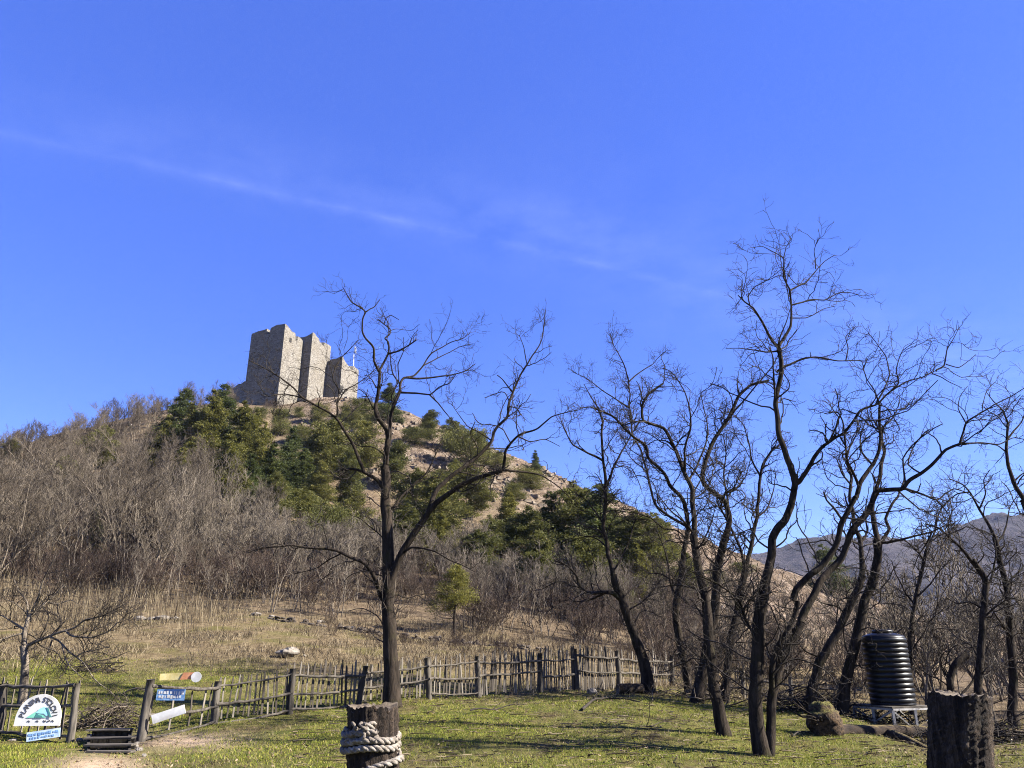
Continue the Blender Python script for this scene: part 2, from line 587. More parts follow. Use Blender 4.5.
def vnoise(x, y, s):
    x, y = np.asarray(x) / s, np.asarray(y) / s
    xi, yi = np.floor(x).astype(int), np.floor(y).astype(int)
    fx, fy = x - xi, y - yi
    fx, fy = fx * fx * (3 - 2 * fx), fy * fy * (3 - 2 * fy)
    g = lambda i, j: _TAB[(xi + i) % 256, (yi + j) % 256]
    return (g(0, 0) * (1 - fx) * (1 - fy) + g(1, 0) * fx * (1 - fy) + g(0, 1) * (1 - fx) * fy + g(1, 1) * fx * fy)


def smooth(a, b, x):
    t_ = np.clip((x - a) / (b - a), 0, 1)
    return t_ * t_ * (3 - 2 * t_)


def zbase(x, y):
    x = np.atleast_1d(np.asarray(x, float))
    y = np.atleast_1d(np.asarray(y, float))
    sh = x.shape
    x, y = x.ravel(), y.ravel()
    out = np.empty(len(x))
    for i in range(0, len(x), 20000):
        f = _feat(x[i:i + 20000], y[i:i + 20000])
        k = _kern(f, _F)
        s = k @ _W[:_nn] + _W[_nn] + f @ _W[_nn + 1:]
        out[i:i + 20000] = EYE + s * np.maximum(y[i:i + 20000], 3.0)
    w = smooth(3.0, 9.0, y)
    out = out * w
    # lateral clamp: keep the land outside the view level with its edge
    return out.reshape(sh)


def rockw(x, y, z=None):
    """how rocky the ground is"""
    px, py = pix(np.stack([x, np.maximum(y, 3), zbase(x, y)], -1))
    lo = np.interp(px, [300, 560, 700, 900], [98, 98, 50, 44])
    a = smooth(lo, lo + 30, y) * smooth(262, 320, px) * (1 - smooth(235, 300, y))
    return a


def zt(x, y):
    x = np.atleast_1d(np.asarray(x, float))
    y = np.atleast_1d(np.asarray(y, float))
    z = zbase(x, y)
    d = np.hypot(x, y)
    amp = np.clip((d - 9) / 14, 0, 1)
    z = z + amp * (0.035 * vnoise(x, y, 0.55) + 0.05 * vnoise(x + 40, y, 1.7))
    far = smooth(40, 90, d)
    z = z + far * (0.35 * vnoise(x, y + 9, 3.3) + 0.7 * vnoise(x + 7, y, 9.0))
    return z


def gp(px, py, Y):
    """ground point near the pixel at distance Y"""
    p = at(px, py, Y)
    p[..., 2] = zt(p[..., 0], p[..., 1]).reshape(p[..., 2].shape)
    return p


_YS = np.geomspace(12.5, 185, 900)


def hit(px, py, Y=None):
    """where the sight line through the pixel first meets the ground"""
    p = at(np.full(900, px), np.full(900, py), _YS)
    g = zt(p[:, 0], p[:, 1])
    k = np.nonzero(p[:, 2] < g)[0]
    if len(k) == 0:
        return gp(px, py, Y or 150.0)
    q = p[k[0]].copy()
    q[2] = g[k[0]]
    return q


xs = np.concatenate([-np.geomspace(2200, 34, 150)[:-1], np.linspace(-34, 34, 341), np.geomspace(34, 2200, 150)[1:]])
ys = np.concatenate([np.linspace(-400, -10, 12), np.linspace(0, 8, 6), np.linspace(10, 46, 221), np.linspace(46.6, 200, 240), np.geomspace(202, 2600, 60)])
GX, GY = np.meshgrid(xs, ys)
GZ = zt(GX, GY)
# rocky steps in the scree under the castle
rw = rockw(GX, GY)
st = (GZ / 1.6 + 0.9 * vnoise(GX, GY, 6.0) + 0.5 * vnoise(GX, GY, 2.3))
fr = st - np.floor(st)
GZ = GZ + rw * 0.75 * (smooth(0.25, 0.75, fr) - fr) * 1.6
PX, PY = pix(np.stack([GX, np.maximum(GY, 1.0), GZ], -1))
front = GY > 2
# zones
lawn = np.where(front, (1 - smooth(19, 25, GY + 1.2 * vnoise(GX, GY, 2.5) - 0.06 * (GX + 9) * 0)), 1.0)
lawn = lawn * np.where(PX > 880, 1 - smooth(880, 960, PX) * smooth(14, 16, GY) * 0.85, 1)
meadow_green = np.exp(-((GX + 13.0) / 5.5) ** 2 - ((GY - 22.0) / 2.2) ** 2)
lawn = np.clip(lawn + 0.9 * meadow_green, 0, 1)
dirt = np.exp(-((PX - 100) / 42.0) ** 2) * np.exp(-((PY - 766) / 10.0) ** 2) + 0.9 * np.exp(-((PX - 190) / 60.0) ** 2) * np.exp(-((PY - 741) / 8.0) ** 2)
dirt = np.where(front & (GY < 19), dirt, 0)
litter = smooth(36, 44, GY + 2.0 * vnoise(GX, GY, 4.0)) + smooth(900, 960, PX) * smooth(15, 18, GY) * front
litter = np.clip(litter, 0, 1) * (1 - rw)
mb = MB()
ny, nx = GX.shape
idx = np.arange(nx * ny).reshape(ny, nx)
quads = np.stack([idx[:-1, :-1], idx[:-1, 1:], idx[1:, 1:], idx[1:, :-1]], -1).reshape(-1, 4)
mb.add(np.stack([GX, GY, GZ], -1), quads)

m, t, b = newmat('ground_cover')


def attr(t, name):
    a = t.nodes.new('ShaderNodeAttribute')
    a.attribute_name = name
    return a.outputs['Fac']


n_big = noise(t, 0.5, 5, 0.6, 'Position')
n_mid = noise(t, 3.0, 6, 0.65, 'Position')
n_fin = noise(t, 22, 6, 0.7, 'Position')
n_pat = noise(t, 0.9, 5, 0.65, 'Position')
c_lawn = mixc(t, ramp(t, n_mid, [(0.38, (0, 0, 0)), (0.62, (1, 1, 1))]), (0.056, 0.0672, 0.01008), (0.1456, 0.1254, 0.04032))
c_lawn = mixc(t, ramp(t, n_pat, [(0.52, (0, 0, 0)), (0.64, (0.8, 0.8, 0.8))]), c_lawn, (0.075, 0.052, 0.028))
c_lawn = mixc(t, ramp(t, n_fin, [(0.35, (0, 0, 0)), (0.7, (1, 1, 1))]), mixc(t, 0.55, c_lawn, (0.04, 0.04, 0.015)), c_lawn)
c_dry = mixc(t, ramp(t, n_mid, [(0.36, (0, 0, 0)), (0.6, (1, 1, 1))]), (0.0738, 0.05248, 0.02788), (0.1722, 0.1312, 0.0738))
c_dry = mixc(t, ramp(t, n_big, [(0.5, (0, 0, 0)), (0.66, (0.8, 0.8, 0.8))]), c_dry, (0.08, 0.075, 0.02))
c_dry = mixc(t, ramp(t, n_fin, [(0.36, (0.55, 0.55, 0.55)), (0.6, (0, 0, 0))]), c_dry, (0.07, 0.052, 0.03))
c_lit = mixc(t, ramp(t, n_mid, [(0.36, (0, 0, 0)), (0.62, (1, 1, 1))]), (0.045, 0.033, 0.021), (0.125, 0.092, 0.058))
c_lit = mixc(t, ramp(t, n_big, [(0.52, (0, 0, 0)), (0.68, (0.7, 0.7, 0.7))]), c_lit, (0.18, 0.142, 0.088))
n_rk = noise(t, 0.35, 8, 0.72, 'Position')
n_rk2 = noise(t, 1.6, 6, 0.7, 'Position')
c_rock = ramp(t, n_rk, [(0.36, (0.07, 0.05, 0.033)), (0.50, (0.165, 0.122, 0.085)), (0.64, (0.25, 0.20, 0.155))])
c_rock = mixc(t, ramp(t, n_rk2, [(0.38, (0.85, 0.85, 0.85)), (0.5, (0, 0, 0))]), c_rock, (0.06, 0.045, 0.03))
c_dirt = ramp(t, n_fin, [(0.3, (0.20, 0.135, 0.085)), (0.7, (0.42, 0.32, 0.225))])
col = mixc(t, attr(t, 'lawn'), c_dry, c_lawn)
col = mixc(t, attr(t, 'litter'), col, c_lit)
col = mixc(t, attr(t, 'rock'), col, c_rock)
dd = tmath(t, 'MULTIPLY', attr(t, 'dirt'), tmath(t, 'ADD', n_mid, 0.55), clamp=True)
col = mixc(t, dd, col, c_dirt)
t.links.new(col, b.inputs['Base Color'])
b.inputs['Roughness'].default_value = 1.0
b.inputs['Specular IOR Level'].default_value = 0.05
hh = tmath(t, 'ADD', tmath(t, 'MULTIPLY', n_fin, 0.05), tmath(t, 'MULTIPLY', n_mid, 0.10))
hh = tmath(t, 'ADD', hh, tmath(t, 'MULTIPLY', attr(t, 'rock'), tmath(t, 'MULTIPLY', n_rk2, 1.6)))
bump(t, b, hh, 0.8, 1.0)
ground = mb.build('ground', m, attrs={'lawn': lawn.ravel(), 'litter': litter.ravel(), 'rock': rw.ravel(), 'dirt': np.clip(dirt, 0, 1).ravel()})
tag(ground, 'grassy valley floor rising into the hill under the castle', 'ground', kind='structure')

# ------------------------------------------------------------------ far mountain
SKY = np.array([(560, 575), (700, 562), (770, 545), (800, 532), (830, 525), (870, 528), (905, 536), (935, 529), (965, 521), (1000, 513), (1030, 512), (1100, 500), (1250, 490), (1500, 520), (1800, 560)], float)
m, t, b = newmat('wooded_mountain')
f = noise(t, 0.09, 8, 0.7, 'Position')
f2 = noise(t, 0.012, 5, 0.6, 'Position')
col = ramp(t, f, [(0.36, (0.012, 0.010, 0.011)), (0.56, (0.048, 0.039, 0.040)), (0.7, (0.085, 0.07, 0.066))])
col = mixc(t, ramp(t, f2, [(0.45, (0, 0, 0)), (0.65, (0.8, 0.8, 0.8))]), col, (0.03, 0.027, 0.026))
t.links.new(col, b.inputs['Base Color'])
b.inputs['Roughness'].default_value = 1
bump(t, b, f, 1.0, 9.0)
mu = np.linspace(560, 1800, 420)
mt_y = np.linspace(0, 1, 120)
crest = np.interp(mu, SKY[:, 0], SKY[:, 1])
YC = 1250.0
cp_ = at(mu, crest, YC)
xx = np.repeat(cp_[None, :, 0], 120, 0)
yy = (YC - 720 + 900 * mt_y)[:, None] + 0 * xx
prof = np.where(mt_y < 0.8, (mt_y / 0.8) ** 1.15, 1 - (mt_y - 0.8) * 2.2)[:, None]
spur = 0.5 + 0.5 * vnoise(xx + 60 * vnoise(xx, yy, 200.0), yy * 0.3, 130.0)
hz = (cp_[None, :, 2] + 8) * prof
hz = hz * (1 - 0.42 * spur * (np.clip(1 - np.abs(prof - 0.55) / 0.5, 0, 1)))
hz = hz + prof * (5.0 * vnoise(xx, yy, 23.0) + 3.2 * vnoise(xx, yy, 9.0) + 9 * vnoise(xx, yy, 70.0)) - 8
mb = MB()
idx = np.arange(xx.size).reshape(xx.shape)
mb.add(np.stack([xx, yy, hz], -1), np.stack([idx[:-1, :-1], idx[:-1, 1:], idx[1:, 1:], idx[1:, :-1]], -1).reshape(-1, 4))
o = mb.build('mountain', m)
tag(o, 'purple-grey wooded mountain far behind the right-hand trees', 'mountain', kind='structure')

# ------------------------------------------------------------------ castle
def local_frame(yaw):
    return np.array([[math.cos(yaw), -math.sin(yaw), 0], [math.sin(yaw), math.cos(yaw), 0], [0, 0, 1.0]])


def wall_box(mb, L, W, H0, tops, rng, sub=1.0, batter=0.0, jag=0.25):
    """ruined wall ring: outer box of footprint L x W; tops = four lists of (u, z) giving the ragged top of each side; walls 1.6 m thick"""
    T = 1.5
    cs = [(-L / 2, -W / 2), (L / 2, -W / 2), (L / 2, W / 2), (-L / 2, W / 2)]
    ci = [(-L / 2 + T, -W / 2 + T), (L / 2 - T, -W / 2 + T), (L / 2 - T, W / 2 - T), (-L / 2 + T, W / 2 - T)]
    for k in range(4):
        a, b_ = np.array(cs[k]), np.array(cs[(k + 1) % 4])
        a2, b2 = np.array(ci[k]), np.array(ci[(k + 1) % 4])
        tp = np.array(tops[k], float)
        us = [0.0]
        for u0, u1 in zip(tp[:-1, 0], tp[1:, 0]):
            n = max(1, int((u1 - u0) * np.linalg.norm(b_ - a) / sub))
            us += list(np.linspace(u0, u1, n + 1)[1:])
        us = np.array(us)
        zz = np.interp(us, tp[:, 0], tp[:, 1]) + rng.uniform(-jag, jag, len(us)) * ((us > 0.01) & (us < 0.99))
        nz = 14
        n = len(us)
        for (p, q, flip) in ((a, b_, False), (a2, b2, True)):
            fr_ = np.linspace(0, 1, nz)[:, None]
            xy = p[None, None] + (q - p)[None, None] * us[None, :, None] + np.zeros((nz, 1, 1))
            if not flip and batter:
                xy = xy * (1 + batter * (1 - fr_[..., None]))
            z = H0 + (zz[None] - H0) * fr_
            g = np.concatenate([xy, z[..., None]], -1)
            ii = np.arange(n * nz).reshape(nz, n)
            qd = np.stack([ii[:-1, :-1], ii[:-1, 1:], ii[1:, 1:], ii[1:, :-1]], -1).reshape(-1, 4)
            if flip:
                qd = qd[:, ::-1]
            mb.add(g, qd)
        top = np.concatenate([np.concatenate([a + (b_ - a) * us[:, None], zz[:, None]], 1), np.concatenate([a2 + (b2 - a2) * us[:, None], zz[:, None]], 1)])
        ii = np.arange(n)
        mb.add(top, np.stack([ii[:-1], ii[1:], ii[1:] + n, ii[:-1] + n], -1))


rngc = np.random.default_rng(11)
A_ = R(-17)      # yaw of the castle walls
corner = at(279, 406, 160.0)
base_castle = corner.copy()
castle = empty('castle', base_castle, 'ruined grey stone castle with three square towers crowning the hill', 'castle')


def tower(px, py, Y, Lw, Wd, H, topsA, topsB, slots, name='tower'):
    """near corner at pixel; the sunlit face is Wd long, the shaded face Lw long"""
    c = at(px, py, Y)
    F = local_frame(A_)
    # shaded face runs from the near corner to the left: local -x; sunlit face runs away: local +y
    mb_ = MB()
    tops = [topsA, topsB, [(0, H - 1.5), (0.5, H - 2), (1, H - 1.2)], [(0, H - 1.2), (1, H - 2)]]
    wall_box(mb_, Lw, Wd, -6.0, tops, rngc, 0.8, 0.018)
    off = np.array([-Lw / 2, Wd / 2, 0])
    for i in range(len(mb_.v)):
        mb_.v[i] = (mb_.v[i] + off) @ F.T + c
    o_ = mb_.build(name, M['masonry'], castle, base_castle, smooth=False)
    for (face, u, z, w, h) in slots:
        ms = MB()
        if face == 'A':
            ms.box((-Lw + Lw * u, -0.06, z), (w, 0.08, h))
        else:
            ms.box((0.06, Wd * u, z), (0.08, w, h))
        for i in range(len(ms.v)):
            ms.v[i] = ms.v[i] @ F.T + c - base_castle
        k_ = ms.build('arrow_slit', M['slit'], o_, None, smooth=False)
    return o_


M['slit'] = noisy('opening_shade', (0.012, 0.011, 0.010), (0.03, 0.027, 0.023), 3, bstr=0)  # shade inside the openings, put into the colour of flat boxes
# tower one: shaded face with a crenel notch, sunlit face stepping down
t1 = tower(276, 410, 160, 8.7, 7.6, 20.5,
           [(0, 19.2), (0.20, 19.6), (0.38, 20.0), (0.45, 20.2), (0.47, 18.6), (0.55, 18.5), (0.57, 20.2), (0.75, 20.4), (1, 20.6)],
           [(0, 20.6), (0.30, 20.2), (0.52, 19.9), (0.58, 19.8), (0.60, 18.3), (0.70, 18.2), (0.72, 19.7), (1, 19.4)],
           [('B', 0.34, 17.6, 0.8, 1.0)])
t2 = tower(306, 404, 167, 5.0, 8.6, 17.0,
           [(0, 16.6), (0.5, 17.0), (1, 17.8)],
           [(0, 17.9), (0.34, 17.6), (0.38, 16.7), (0.50, 16.5), (0.62, 16.5), (0.66, 17.6), (0.86, 17.8), (1, 17.6)],
           [])
t3 = tower(339, 401, 173, 5.4, 8.4, 12.0,
           [(0, 10.4), (0.4, 10.6), (1, 11.6)],
           [(0, 11.6), (0.12, 11.0), (0.3, 10.5), (0.5, 9.8), (0.62, 9.6), (0.70, 10.9), (1, 10.8)],
           [('B', 0.08, 3.2, 1.2, 1.6)])
# curtain walls: the low one falling to the left, and the links behind the towers


def curtain(p0, p1, h0, h1, zb=-5.0, seg=14, thick=1.4, parent=castle):
    p0, p1 = np.asarray(p0, float), np.asarray(p1, float)
    d = nrm((p1 - p0)[None, :2])[0]
    n_ = np.array([-d[1], d[0], 0])
    mb_ = MB()
    us = np.linspace(0, 1, seg)
    tops = p0[2] + (p1[2] - p0[2]) * us + h0 + (h1 - h0) * us + rngc.uniform(-0.3, 0.3, seg)
    rows = []
    for side in (-1, 1):
        for lv in (0, 1):
            p = p0 + (p1 - p0) * us[:, None] + n_ * side * thick / 2
            p[:, 2] = tops if lv else (np.minimum(p0[2], p1[2]) + zb)
            rows.append(p)
    g = np.array([rows[0], rows[1], rows[3], rows[2]])
    ii = np.arange(4 * seg).reshape(4, seg)
    q = [np.stack([ii[k, :-1], ii[k, 1:], ii[k + 1, 1:], ii[k + 1, :-1]], -1) for k in range(3)]
    mb_.add(g, np.concatenate(q))
    mb_.add(g[:, 0], [(0, 1, 2, 3)])
    mb_.add(g[:, -1], [(3, 2, 1, 0)])
    return mb_.build('curtain_wall', M['masonry'], parent, base_castle, smooth=False)


curtain(at(250, 402, 164), at(216, 404, 176), 5.4, 2.0)
curtain(at(276, 404, 172), at(322, 402, 178), 12.0, 10.5)
curtain(at(322, 402, 177), at(352, 400, 182), 8.5, 7.0)

pb = at(353.6, 364, 178)
fp = empty('flagpole', pb, 'thin white flagpole standing on the smallest castle tower', 'flagpole')
mb = MB()
ptop = at(354, 346, 178)
mb.tubes(np.array([pb - [0, 0, 0.4], pb, (pb + ptop) / 2, [pb[0], pb[1], ptop[2]]]), np.array([0.09, 0.09, 0.08, 0.07]), 6, cap=True)
mb.build('pole', M['pole'], fp, pb)
mb = MB()
hh_ = np.linspace(0, 1, 5)
fl_ = np.array([[[pb[0] + 0.08 + 0.28 * u + 0.02 * k, pb[1] + 0.15 * math.sin(5 * u + k), ptop[2] - 0.1 - 0.55 * k - 0.5 * u * (1 if k else 0.7)] for u in hh_] for k in range(4)])
ii = np.arange(20).reshape(4, 5)
mb.add(fl_, np.stack([ii[:-1, :-1], ii[:-1, 1:], ii[1:, 1:], ii[1:, :-1]], -1).reshape(-1, 4))
o = mb.build('flag', M['white'], fp, pb)
sm_ = o.modifiers.new('thick', 'SOLIDIFY')
sm_.thickness = 0.02

# ------------------------------------------------------------------ branching
def resample(P, n):
    P = np.asarray(P, float)
    # catmull-rom then equal spacing
    if len(P) > 2:
        Q = np.concatenate([[2 * P[0] - P[1]], P, [2 * P[-1] - P[-2]]])
        out = []
        for i in range(1, len(Q) - 2):
            for s in np.linspace(0, 1, 8, endpoint=False):
                p0, p1, p2, p3 = Q[i - 1], Q[i], Q[i + 1], Q[i + 2]
                out.append(0.5 * ((2 * p1) + (-p0 + p2) * s + (2 * p0 - 5 * p1 + 4 * p2 - p3) * s ** 2 + (-p0 + 3 * p1 - 3 * p2 + p3) * s ** 3))
        out.append(P[-1])
        P = np.array(out)
    d = np.concatenate([[0], np.cumsum(np.linalg.norm(np.diff(P, axis=0), axis=1))])
    s = np.linspace(0, d[-1], n)
    return np.stack([np.interp(s, d, P[:, k]) for k in range(P.shape[1])], -1)


def resample_lin(P, n):
    P = np.asarray(P, float)
    d = np.concatenate([[0], np.cumsum(np.linalg.norm(np.diff(P, axis=0), axis=1))])
    s = np.linspace(0, d[-1], n)
    return np.stack([np.interp(s, d, P[:, k]) for k in range(P.shape[1])], -1)


def spawn(P, Rr, rng, dens, lmin, lmax, npts, ang=(30, 65), up=0.25, wig=0.28, tmin=0.1, rf=0.6, rmin=0.004, rcap=0.05, taper=0.55, cap_n=None, down=0.0):
    """children of all limbs at once"""
    seg = np.linalg.norm(np.diff(P, axis=1), axis=-1)
    L = seg.sum(1)
    cnt = rng.poisson(np.maximum(L * dens * (1 - tmin), 0.0))
    par = np.repeat(np.arange(len(P)), cnt)
    if cap_n and len(par) > cap_n:
        par = rng.choice(par, cap_n, replace=False)
    K = len(par)
    n = P.shape[1]
    if K == 0:
        return np.zeros((0, npts, 3)), np.zeros((0, npts))
    tt = tmin + (1 - tmin) * rng.uniform(0, 1, K)
    x = tt * (n - 1)
    i = np.minimum(x.astype(int), n - 2)
    f = (x - i)[:, None]
    p0 = P[par, i] * (1 - f) + P[par, i + 1] * f
    r0 = Rr[par, i] * (1 - f[:, 0]) + Rr[par, i + 1] * f[:, 0]
    T = nrm(P[par, i + 1] - P[par, i])
    rv = nrm(rng.normal(size=(K, 3)))
    side = nrm(rv - T * np.sum(rv * T, -1, keepdims=True))
    a = np.radians(rng.uniform(*ang, K))[:, None]
    d = nrm(T * np.cos(a) + side * np.sin(a) + np.array([0, 0, 1.0]) * (up - down * rng.uniform(0, 1, (K, 1))))
    ln = rng.uniform(lmin, lmax, K) * (1.15 - 0.6 * tt)
    ln = np.minimum(ln, 0.75 * L[par] + 0.05)
    step = (ln / (npts - 1))[:, None]
    out = [p0]
    for k in range(npts - 1):
        d = nrm(d + wig * rng.normal(size=(K, 3)) + np.array([0, 0, up * 0.25]))
        out.append(out[-1] + d * step)
    C = np.stack(out, 1)
    rs = np.clip(r0 * rf, rmin, rcap)
    rs = np.minimum(rs, 0.02 * ln + rmin)
    CR = rs[:, None] * np.linspace(1, taper, npts)[None]
    return C, np.maximum(CR, rmin * 0.7)


def traced_tree(name, label, base, limbs, seed, dens=1.0, twig='twig', barkm='bark', cat='tree', group=None, flare=1.5, l1=(0.6, 1.9), slope_s=0.45, sides=12, extra_r=0.8):
    """limbs: (w0_px, w1_px, [(px,py)...], optional depth slope); first one is the trunk"""
    rng = np.random.default_rng(seed)
    bx, by, bY = base
    gpt = at(bx, by, bY)
    gpt[2] = zt(gpt[0], gpt[1])[0]
    done = []
    PP, RR = [], []
    for li, lb in enumerate(limbs):
        w0, w1, pts = lb[:3]
        pts = np.array(pts, float)
        if li == 0:
            Y0 = bY
            sl = lb[3] if len(lb) > 3 else 0.0
        else:
            best = None
            for q in done:
                dd_ = np.hypot(q[:, 0] - pts[0, 0], q[:, 1] - pts[0, 1])
                k = int(dd_.argmin())
                if best is None or dd_[k] < best[0]:
                    best = (dd_[k], q[k, 2])
            Y0 = best[1]
            sl = lb[3] if len(lb) > 3 else rng.choice([-1, 1]) * rng.uniform(0.15, 1.0) * slope_s
        n = 44
        sp_ = 0.5 * resample(pts, n) + 0.5 * resample_lin(pts, n)
        dl = np.concatenate([[0], np.cumsum(np.linalg.norm(np.diff(sp_, axis=0), axis=1))]) / FPX * Y0
        Yv = Y0 + sl * dl * (1 - 0.25 * dl / max(dl[-1], 0.01))
        done.append(np.concatenate([sp_, Yv[:, None]], 1))
        P3 = at(sp_[:, 0], sp_[:, 1], Yv)
        if li == 0:
            P3[0, 2] = min(P3[0, 2], gpt[2]) - 0.15
        depth = Yv * CP + (P3[:, 2] - EYE) * SP
        u = np.linspace(0, 1, n)
        wpx = w0 + (w1 - w0) * u ** 0.85
        rr = 0.5 * wpx * depth / FPX * extra_r * (1.0 if li == 0 else 0.86)
        if li == 0:
            hgt = np.linalg.norm(P3 - P3[0], axis=1)
            rr = rr * (1 + (flare - 1) * np.exp(-hgt / 0.28))
        LL = np.linalg.norm(P3[-1] - P3[0])
        kn_ = max(3, int(LL / 0.32))
        kk = rng.normal(size=(kn_ + 1, 3))
        wob = np.stack([np.interp(u * kn_, np.arange(kn_ + 1), kk[:, c_]) for c_ in range(3)], 1)
        wob = wob * min(0.016, 0.008 * LL) * (1.0 if li else 0.6)
        wob[0] = 0
        P3 = P3 + wob
        PP.append(P3)
        RR.append(rr)
    PP, RR = np.array(PP), np.array(RR)
    root = empty(name, gpt, label, cat, group)
    mbt = MB()
    mbt.tubes(PP, RR, sides, lump=0.22, rng=rng)
    mbt.build('trunk', M[barkm], root, gpt)
    C1, R1 = spawn(PP, RR, rng, 2.9 * dens, l1[0], l1[1], 10, ang=(35, 75), up=0.14, tmin=0.12, rcap=0.018, rmin=0.007, wig=0.30)
    keep = (C1[:, 0, 2] - gpt[2]) > 0.9
    C1, R1 = C1[keep], R1[keep]
    # tips of the traced limbs carry on as fine sprays
    Ct, Rt = spawn(PP[:, -13:], RR[:, -13:], rng, 8.5 * dens, 0.25, 0.75, 8, ang=(20, 60), up=0.14, tmin=0.3, rcap=0.011, rmin=0.006, wig=0.28)
    C2, R2 = spawn(C1, R1, rng, 6.6 * dens, 0.25, 0.8, 6, ang=(35, 75), up=0.12, tmin=0.12, rcap=0.008, rmin=0.0045, wig=0.30)
    C2b, R2b = spawn(Ct, Rt, rng, 6.0 * dens, 0.2, 0.5, 6, ang=(30, 70), up=0.12, tmin=0.1, rcap=0.008, rmin=0.0045, wig=0.3)
    C2, R2 = np.concatenate([C2, C2b]), np.concatenate([R2, R2b])
    C3, R3 = spawn(C2, R2, rng, 6.5 * dens, 0.12, 0.38, 5, ang=(35, 75), up=0.1, tmin=0.15, rcap=0.0055, rmin=0.0042, wig=0.3)
    mbc = MB()
    mbc.tubes(C1, R1, 5)
    mbc.tubes(Ct, Rt, 4)
    mbc.tubes(C2, R2, 3)
    mbc.tubes(C3, R3, 3)
    mbc.build('crown', M[twig], root, gpt)
    return root

# ------------------------------------------------------------------ the traced bare trees of the lawn
traced_tree('bare_tree', 'large dark leafless tree with one straight trunk in front of the fence, below the castle', (392, 706, 19.6), [
    (21, 11.5, [(392, 706), (391, 680), (391, 655), (390, 630), (388, 612), (388.5, 598), (389, 575), (388, 556), (386.6, 520), (385.5, 489), (385, 466)], 0.02),
    (8, 4.5, [(385, 470), (387, 452), (390, 436), (390.8, 418), (394, 405), (400, 391)], 0.2),
    (8.5, 4, [(386, 464), (387, 446), (386.5, 430), (378, 417), (376.4, 405), (379.8, 385), (379.8, 371)], -0.25),
    (4, 1.2, [(379.8, 372), (374, 361), (373, 349), (365.4, 339), (363, 332), (364.5, 317), (366, 312), (360, 307), (352, 302), (344, 289)], -0.3),
    (2, 1, [(366, 312), (370, 309), (374, 307), (380, 300)]),
    (3.6, 1.3, [(379.8, 371), (385.7, 359), (389, 352), (389, 342), (385.5, 338), (390.8, 334), (391, 329), (384, 324.5), (378, 320)], 0.4),
    (1.6, 0.9, [(384, 324.5), (386, 318.6), (391, 315), (399, 320)]),
    (2.6, 1.8, [(389, 354), (399, 351), (409, 345), (416, 340)], -0.3),
    (3, 1, [(400, 391), (400, 384.6), (394, 374.5), (391, 362), (391, 350)], 0.3),
    (4, 1.1, [(400, 391), (401, 383), (405, 378), (418, 378.7), (435, 377), (452, 374.5), (465, 371), (476, 363)], 0.35),
    (3.4, 1, [(400, 392), (416, 393), (430, 395), (440, 387), (450, 383), (456, 374)], -0.4),
    (2.8, 0.9, [(405, 378), (414, 376), (423, 366), (431, 354), (448, 344), (462, 339), (471, 334)], 0.5),
    (2.0, 0.8, [(423, 366), (438, 358), (452, 351), (470, 344)], 0.6),
    (2.4, 0.9, [(430, 395), (441.6, 408), (450, 418), (458, 430)], -0.6),
    (2.4, 0.9, [(394, 405), (392, 396), (398, 380), (398, 365), (404, 352), (404, 338)], -0.5),
    # big limb to the right and its two forks
    (13, 5.5, [(389, 592), (394, 572), (400.6, 556), (414.7, 531), (428.8, 512), (446, 496), (462, 483), (485, 475), (502, 470)], -0.12),
    (4.8, 1, [(502, 470), (504, 459), (506, 450), (518, 436), (534, 429), (552, 417), (566, 413), (580, 409)], -0.35),
    (4, 1, [(500, 470), (520, 472), (541, 475), (555, 484), (570, 497)], 0.3),
    (7.5, 2.4, [(428, 513), (432, 499.5), (439, 485.5), (457, 471), (478, 455.6), (492, 441), (495, 431), (507, 416), (508, 404), (512, 391.6), (519, 378), (527, 364)], 0.25),
    (2.4, 0.8, [(527, 364), (535, 352), (541.7, 339.7), (544.5, 325), (545.5, 308)], 0.2),
    (1.7, 0.8, [(527, 364), (524, 347), (519.5, 335)], -0.3),
    (2.2, 1.4, [(512, 391.6), (507, 385), (502, 379), (497, 375)], -0.4),
    (2.2, 0.8, [(492, 441), (478, 432), (468, 426), (460, 416), (452, 404)], -0.6),
    (2.2, 0.8, [(518, 436), (530, 441), (545, 439), (560, 446)], 0.5),
    # left limbs
    (7.5, 2.2, [(385.5, 489), (377, 480), (362, 471.4), (350, 469), (339, 470.7)], -0.2),
    (5.4, 1.2, [(364, 472), (360, 461), (351, 440), (339, 420), (330, 413), (321, 407), (302, 397), (295, 389), (279, 376.6), (268, 370), (250, 361)], -0.3),
    (2.2, 0.8, [(302, 397), (285, 394), (275, 395), (268, 397), (262, 390), (257, 381)], 0.4),
    (2.6, 1, [(337, 415), (337, 390), (332, 379), (335, 369), (342, 357), (349.5, 350), (359, 340)], 0.35),
    (2, 0.8, [(338, 402), (345, 391), (356, 384), (368, 376), (378, 367)], 0.4),
    (4.6, 1.4, [(384, 512), (392, 508), (400, 498), (411, 487), (425, 474), (436, 452), (444, 441)], 0.4),
    (2.5, 1, [(411, 487), (420, 481), (428, 478), (438, 478)], 0.5),
    (4, 1, [(400, 556), (411, 549), (424, 549), (436, 552), (457, 563), (474, 571)], -0.4),
    (2.6, 0.8, [(388, 600), (396, 594), (408, 598), (429, 593), (446, 594)], 0.5),
    (7, 1.4, [(387, 606), (381, 597), (376, 580), (370, 570), (363, 562), (345, 555), (330, 550), (308, 547), (290, 546), (262, 547), (246, 552)], -0.25),
    (2.5, 0.9, [(340, 554), (325, 562), (310, 570), (294, 574)], 0.4),
    (2, 0.8, [(386, 540), (374, 530), (362, 520), (348, 514)], 0.5),
], 101, dens=0.85)

